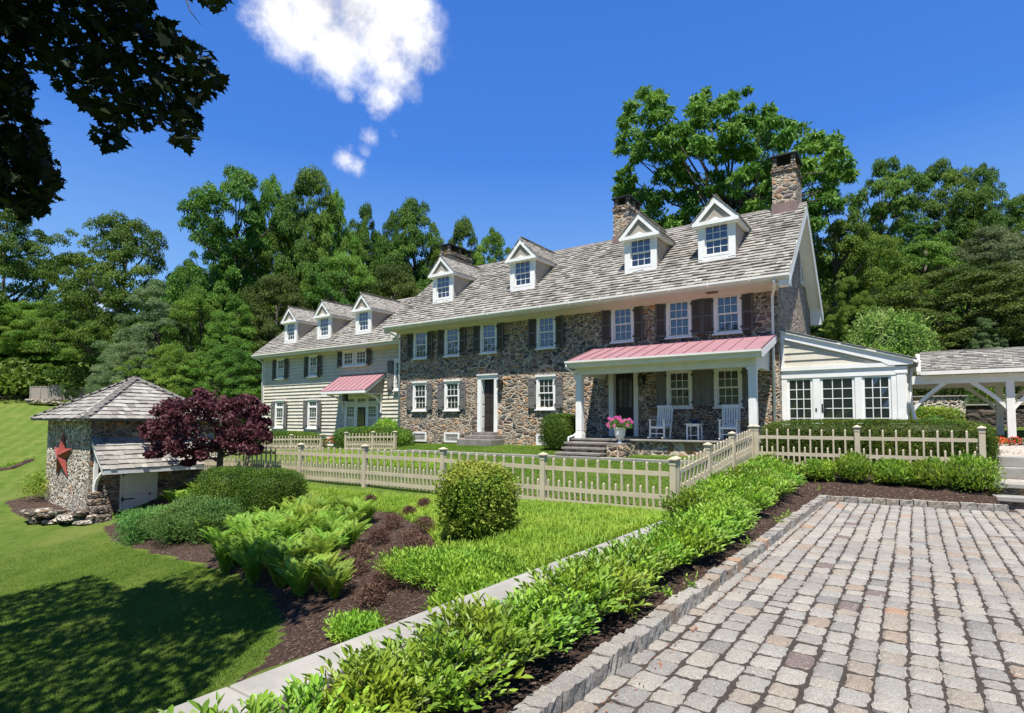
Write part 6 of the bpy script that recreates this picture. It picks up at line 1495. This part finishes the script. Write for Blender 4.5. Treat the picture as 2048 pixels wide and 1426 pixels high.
blades('lawn_grass', 'mown lawn grass inside the picket fence before the stone house', [[(-19, 10.4), (-3.7, 10.4), (-3.7, 15.8), (-4.5, 17.4), (-10, 17.6), (-12, 19.5), (-20, 19.4), (-20, 14)]], 900, .05, .010, m_lawnblade, 5)
# small weeds at the mulch edge
for i, (px, py) in enumerate(((1385, 1190), (1335, 1205), (1560, 1060), (1575, 1045), (1495, 1100), (1255, 1245))):
    q = at(px, py); bush('seedling', f'{words[i]} small weed sprouting from the mulch beside the kerb', (q.x, q.y, q.z), (.16, .16, .16), 40, .05, m_leaf_itea, 'weed', seed=500+i, jit=.5, core=False, group='weeds beside the kerb', wid=.4)

# fallen leaves and mulch chips: loose litter
r = np.random.default_rng(77); n = 5200; x = np.concatenate([-2.15+r.random(n//2)*.5, r.random(n-n//2)*1.4-2.9]); y = r.random(n)*15.2
P = np.stack([x, y, gz(x, y)+.032], 1); v, f = leaf_geo(P, rand_dirs(n, r)*np.array([1, 1, .25]), np.tile([0, 0, 1.], (n, 1))+rand_dirs(n, r)*.5, .010+.02*r.random(n)**2, .005+.008*r.random(n), .1)
m_chip = leaf_mat('mulch_chip', (.035, .02, .014), (.17, .10, .065), (.10, .065, .045), 0, .1, 4.); m_dead = leaf_mat('dead_leaf', (.24, .08, .025), (.40, .17, .05), None, .15, .3)
tag(npobj('mulch_chips', v, f, m_chip), 'loose dark bark chips scattered over the bed beside the kerb', 'mulch', None, 'stuff')
q = at(700, 1200); n = 9000; A = np.array(pxpoly([(540, 1190), (565, 1240), (552, 1290), (600, 1320), (900, 1215), (950, 1180), (880, 1140), (860, 1060), (780, 1050), (640, 1150)]))
x = A[:, 0].min()+r.random(n)*np.ptp(A[:, 0]); y = A[:, 1].min()+r.random(n)*np.ptp(A[:, 1]); k = inpoly(x, y, [tuple(a) for a in A]); x, y = x[k], y[k]; n = len(x)
P = np.stack([x, y, gz(x, y)+.03], 1); v, f = leaf_geo(P, rand_dirs(n, r)*np.array([1, 1, .25]), np.tile([0, 0, 1.], (n, 1))+rand_dirs(n, r)*.5, .015+.035*r.random(n)**2, .008+.014*r.random(n), .1)
tag(npobj('mulch_chips', v, f, m_chip), 'loose bark chips over the open mulch of the sloping bed', 'mulch', None, 'stuff')
n = 420; x = -1.5+np.abs(r.normal(0, .05, n)); y = r.random(n)*13; x = np.where(r.random(n) < .3, -1.5+r.random(n)*5, x)
P = np.stack([x, y, np.full(n, .004)], 1); v, f = leaf_geo(P, rand_dirs(n, r)*np.array([1, 1, .2]), np.tile([0, 0, 1.], (n, 1))+rand_dirs(n, r)*.6, .012+.03*r.random(n)**2, .008+.012*r.random(n), .2)
tag(npobj('leaf_litter', v, f, m_dead), 'small rust brown dead leaves along the foot of the granite kerb', 'leaves', None, 'stuff')

# ------------------------------------------------------------------ purple tree
def purple():
    r = np.random.default_rng(9); base = far(438, 838, 17.0); bx, by = base.x, base.y; zb = g(bx, by); P = []; C = []; d0 = 17.0
    sp = [(330, 835, 42), (370, 815, 40), (420, 805, 40), (465, 815, 38), (505, 825, 30), (310, 870, 35), (350, 870, 45), (400, 850, 45), (455, 855, 45), (505, 865, 32), (525, 845, 22), (345, 805, 25), (395, 795, 22), (480, 800, 26), (520, 815, 16), (320, 895, 22), (300, 850, 22), (360, 900, 28), (420, 885, 32), (490, 895, 30), (515, 895, 18), (340, 820, 30), (455, 885, 25), (375, 925, 12), (400, 905, 18), (535, 870, 12)]
    for (x, y, rp) in sp:
        for k in range(6):
            d = d0+r.normal(0, .75); c = np.array(far(x+r.normal(0, rp*.4), y+r.normal(0, rp*.3), d)); rad = rp*d/FPX*.44; n = 95
            q = rand_dirs(n, r); P.append(c+q*(rad*(.2+.8*r.random(n)**.5))[:, None]*np.array([1.1, 1.1, .8])); C.append(c)
    P = np.concatenate(P); n = len(P); bs = np.array([bx, by, zb]); D = rand_dirs(n, r)*.7+np.array([0, 0, -.6]); Nn = rand_dirs(n, r)*.8+np.array([0, -.2, .7])
    v, f = leaf_geo(P-bs, D, Nn, .095*(.7+.6*r.random(n)), .095*(.7+.5*r.random(n)), .15)
    T = thing('purple_tree', 'small purple leaved tree with crooked dark trunk in front of the springhouse roof', 'tree', tuple(bs)); npobj('crown', v, f, m_leaf_purple, T)
    b = MB(); f0 = Vector((0, 0, -.1)); fk = Vector(far(440, 925, d0))-Vector(bs); top = Vector(far(442, 850, d0))-Vector(bs); b.tube([f0, fk, top, Vector(far(445, 815, d0))-Vector(bs)], [.11, .09, .06, .02], 8)
    for e_ in ((350, 870), (320, 880), (390, 840), (505, 880), (530, 860), (480, 830), (375, 905), (500, 905), (400, 900), (465, 860), (345, 845)):
        ee = Vector(far(e_[0], e_[1], d0+r.normal(0, .6)))-Vector(bs); s = fk.lerp(top, r.random()*.5); m = s.lerp(ee, .5)+Vector((r.normal(0, .06), r.normal(0, .06), -.1)); b.tube([s, m, ee], [.04, .028, .008], 6, False)
    b.obj('trunk', m_bark, T, smooth=True)
purple()

# ------------------------------------------------------------------ maple over the camera
def maple():
    r = np.random.default_rng(21)
    polyA = [(-60, -80), (300, -80), (300, 10), (335, 55), (395, 90), (420, 110), (447, 172), (425, 190), (402, 205), (400, 262), (385, 290), (368, 303), (345, 280), (322, 262), (318, 235), (300, 252), (275, 262), (262, 240), (240, 308), (215, 300), (185, 270), (195, 240), (178, 222), (150, 190), (120, 182), (92, 160), (72, 125), (45, 70), (-60, 60)]
    polyB = [(-60, -60), (42, 40), (52, 90), (45, 130), (62, 165), (68, 203), (40, 215), (55, 232), (95, 250), (85, 270), (108, 320), (120, 368), (112, 385), (100, 415), (92, 430), (70, 440), (55, 450), (20, 410), (-60, 400)]
    polyC = [(372, -30), (455, -30), (458, 12), (430, 26), (405, 8), (378, 0)]
    P = []
    def fill(poly, n, d0, d1, hole=.50):
        xs = [a[0] for a in poly]; ys = [a[1] for a in poly]; c = 0
        while c < n:
            x = min(xs)+r.random()*(max(xs)-min(xs)); y = min(ys)+r.random()*(max(ys)-min(ys))
            if not bool(inpoly(np.array([x]), np.array([y]), poly)[0]): continue
            if math.sin(x*.075+y*.03)*math.sin(y*.085-x*.02)+.35*math.sin(x*.21)*math.sin(y*.19) > hole+.35*r.random(): continue
            P.append(far(x, y-6, d0+(d1-d0)*r.random())); c += 1
    fill(polyA, 2100, 5.2, 6.8); fill(polyB, 1900, 5.8, 7.4, .8); fill(polyC, 40, 5, 5.6, 2)
    # the crown above the frame, which shades the lawn
    n0 = len(P); sh = [(-14, 3.0), (-13.4, 4.7), (-12, 4.6), (-11.3, 4.4), (-11.0, 5.9), (-10, 6.1), (-7.9, 5.5), (-6.8, 4.8), (-6.3, 3.7), (-5.7, 2.7), (-4.6, .5), (-8, -2), (-14, -2)]
    while len(P) < n0+22000:
        x = -14+r.random()*9; y = -2+r.random()*8
        if not bool(inpoly(np.array([x]), np.array([y]), sh)[0]): continue
        if math.sin(x*2.1+1)*math.sin(y*2.6)+.5*math.sin(x*5.2)*math.sin(y*4.7+1) > 1.15: continue
        h = 7.2+2.4*r.random(); X, Y = x+SUN.x/SUN.z*h, y+SUN.y/SUN.z*h; Z = -1.45+h; v = Vector((X, Y, Z-EZ)); cdep = v.dot(fw)
        if cdep > .3:
            sx = CX+FPX*v.dot(rt)/cdep; sy = CY-FPX*v.dot(up)/cdep
            if sx > -20 and sy > -30 and sx < 2100: continue
        P.append(Vector((X, Y, Z)))
    P = np.array([tuple(p) for p in P]); n = len(P)
    # five lobed leaf outline, base at origin, tip along +x
    ol = np.array([(0, 0), (.10, .16), (-.05, .38), (.26, .30), (.34, .56), (.52, .28), (.70, .30), (.70, .14), (1, 0), (.70, -.14), (.70, -.30), (.52, -.28), (.34, -.56), (.26, -.30), (-.05, -.38), (.10, -.16)])
    m = len(ol); D = rand_dirs(n, r); D[:, 2] -= .55; D /= np.linalg.norm(D, axis=1)[:, None]; Nn = rand_dirs(n, r)*.7+np.array([0, 0, .9]); sd = np.cross(D, Nn); sd /= np.linalg.norm(sd, axis=1)[:, None]; L0 = .125*(.65+.6*r.random(n))
    V_ = P[:, None]+(D[:, None]*ol[None, :, 0:1]+sd[:, None]*ol[None, :, 1:2])*L0[:, None, None]
    ctr = P+D*(L0*.35)[:, None]; V_ = np.concatenate([V_, ctr[:, None]], 1); j = np.arange(m); f = np.stack([np.full(m, m), j, (j+1) % m], 1)
    F_ = (f[None]+np.arange(n)[:, None, None]*(m+1)).reshape(-1, 3)
    bs = np.array([-13.6, -2.6, g(-13.6, -2.6)]); T = thing('maple_tree', 'dark maple whose leafy boughs hang into the top left of the photo', 'tree', tuple(bs))
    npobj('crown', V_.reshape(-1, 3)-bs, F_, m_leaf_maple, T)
    b = MB(); b.tube([(0, 0, -.3), (.2, .2, 3), (.6, .4, 6), (1.5, 1, 9.5)], [.45, .36, .28, .15], 10)
    def W_(px, py, d): return Vector(far(px, py, d))-Vector(bs)
    jn = Vector((.6, .4, 6)); j2 = W_(-250, -60, 6.3)
    b.tube([jn, j2, W_(40, 20, 6.1), W_(180, 90, 6), W_(300, 130, 5.9), W_(420, 165, 5.9)], [.2, .12, .04, .025, .016, .006], 7)
    b.tube([W_(180, 90, 6), W_(230, 170, 5.9), W_(225, 280, 5.8)], [.015, .01, .004], 5); b.tube([W_(300, 130, 5.9), W_(350, 200, 5.8), W_(370, 285, 5.7)], [.014, .01, .004], 5)
    b.tube([j2, W_(-60, 180, 6.6), W_(30, 260, 6.6), W_(75, 400, 6.5)], [.1, .06, .02, .006], 6)
    b.tube([W_(300, -60, 5.3), W_(370, -8, 5.3), W_(380, 22, 5.3), (W_(402, 50, 5.3))], [.012, .008, .005, .002], 5); b.tube([j2, W_(100, -90, 5.6), W_(300, -60, 5.3)], [.08, .03, .012], 6)
    for k in range(10): q = P[n0+int(r.random()*14000)]-bs; b.tube([Vector((1.2, .8, 8.2)), Vector(q).lerp(Vector((1.2, .8, 8.2)), .45)+Vector((0, 0, .4)), Vector(q)], [.12, .07, .015], 5, False)
    b.obj('trunk', m_bark, T, smooth=True)
maple()

# ------------------------------------------------------------------ flowers
UL = (-7.86, 17.4, .886)
T = thing('flower_urn', 'white pedestal urn of pink geraniums on the porch steps', 'urn', UL)
b = MB(); b.box(-.14, .14, -.14, .14, 0, .05); b.lathe([(.12, .05), (.07, .1), (.05, .16), (.08, .2), (.13, .24), (.17, .34), (.185, .48), (.21, .54), (.21, .57), (.17, .57), (.15, .5), (0, .5)], n=24); b.obj('urn', m_white, T, smooth=False)
r = np.random.default_rng(3); n = 900; d = rand_dirs(n, r); d[:, 2] = np.abs(d[:, 2]); Pq = d*(.12+.22*r.random(n))[:, None]*np.array([1.25, 1, .9])+np.array([0, 0, .56])
v, f = leaf_geo(Pq, d+rand_dirs(n, r)*.6, rand_dirs(n, r)+d, .06*(.6+.6*r.random(n)), .06*(.6+.5*r.random(n)), .1); npobj('foliage', v, f, m_leaf_fine, T)
Pq = []
for k in range(24): q = rand_dirs(1, r)[0]; q[2] = abs(q[2]); c = q*(.3+.12*r.random())*np.array([1.3, 1, 1])+np.array([0, 0, .58]); Pq.append(c+rand_dirs(34, r)*.045)
Pq = np.concatenate(Pq); n = len(Pq); v, f = leaf_geo(Pq, rand_dirs(n, r), rand_dirs(n, r), np.full(n, .035), np.full(n, .035), .1); npobj('blossoms', v, f, m_flower_pink, T)
def flowers(label, c, s, mat, seed, group=None, n=260):
    r = np.random.default_rng(seed); T = thing('flower_clump', label, 'flowers', c, 0, group); d = rand_dirs(n, r); d[:, 2] = np.abs(d[:, 2]); P = d*(s*(.5+.5*r.random(n)))[:, None]*np.array([1, 1, .7])
    v, f = leaf_geo(P, d+rand_dirs(n, r)*.6, d+rand_dirs(n, r)*.5, np.full(n, .06), np.full(n, .05), .1); npobj('foliage', v, f, m_leaf_box, T)
    P = d[:n//2]*s*1.02*np.array([1, 1, .8]); k = len(P); v, f = leaf_geo(P, rand_dirs(k, r), d[:k]+rand_dirs(k, r)*.4, np.full(k, .05), np.full(k, .05), .1); npobj('blossoms', v, f, mat, T)
q0 = (-21.95+.0, 17.9, .75); flowers('red geraniums beside the wing hedge near its door', (-24.0, 18.6, .55), .38, m_flower_red, 1)
for i, (x, mt, lb) in enumerate(((1.55, m_flower_white, 'white begonias furthest left at the foot of the walkway post'), (1.8, m_flower_red, 'red begonias just left of the walkway post'), (2.1, m_flower_red, 'red begonias in front of the walkway post'), (2.4, m_flower_white, 'white begonias just right of the walkway post'), (2.65, m_flower_red, 'red begonias at the right edge past the walkway post'))):
    flowers(lb, (x, 19.4, 1.12), .2, mt, 10+i, 'begonias around the walkway post')
# dark undercut bank across the left lawn
q0, q1, q2 = at(-30, 945), at(22, 938), at(62, 921)
b = MB(); pts = [q0, q1, q2]
for a, c in zip(pts, pts[1:]):
    n = 10
    for k in range(n):
        p = a.lerp(c, k/n); q = a.lerp(c, (k+1.1)/n); b.tube([(p.x, p.y, p.z-.1), (q.x, q.y, q.z-.1)], .2+.05*random.random(), 7, False)
o = b.obj('lawn_bank', m_mulch); tag(o, kind='structure')
blades('bank_grass', 'tufted yellowish grass along the bank that crosses the left lawn', [[(q0.x, q0.y), (q2.x, q2.y), (q2.x-.9, q2.y+.5), (q0.x-.9, q0.y+.5)]], 260, .22, .02, m_leaf_privet, 9)
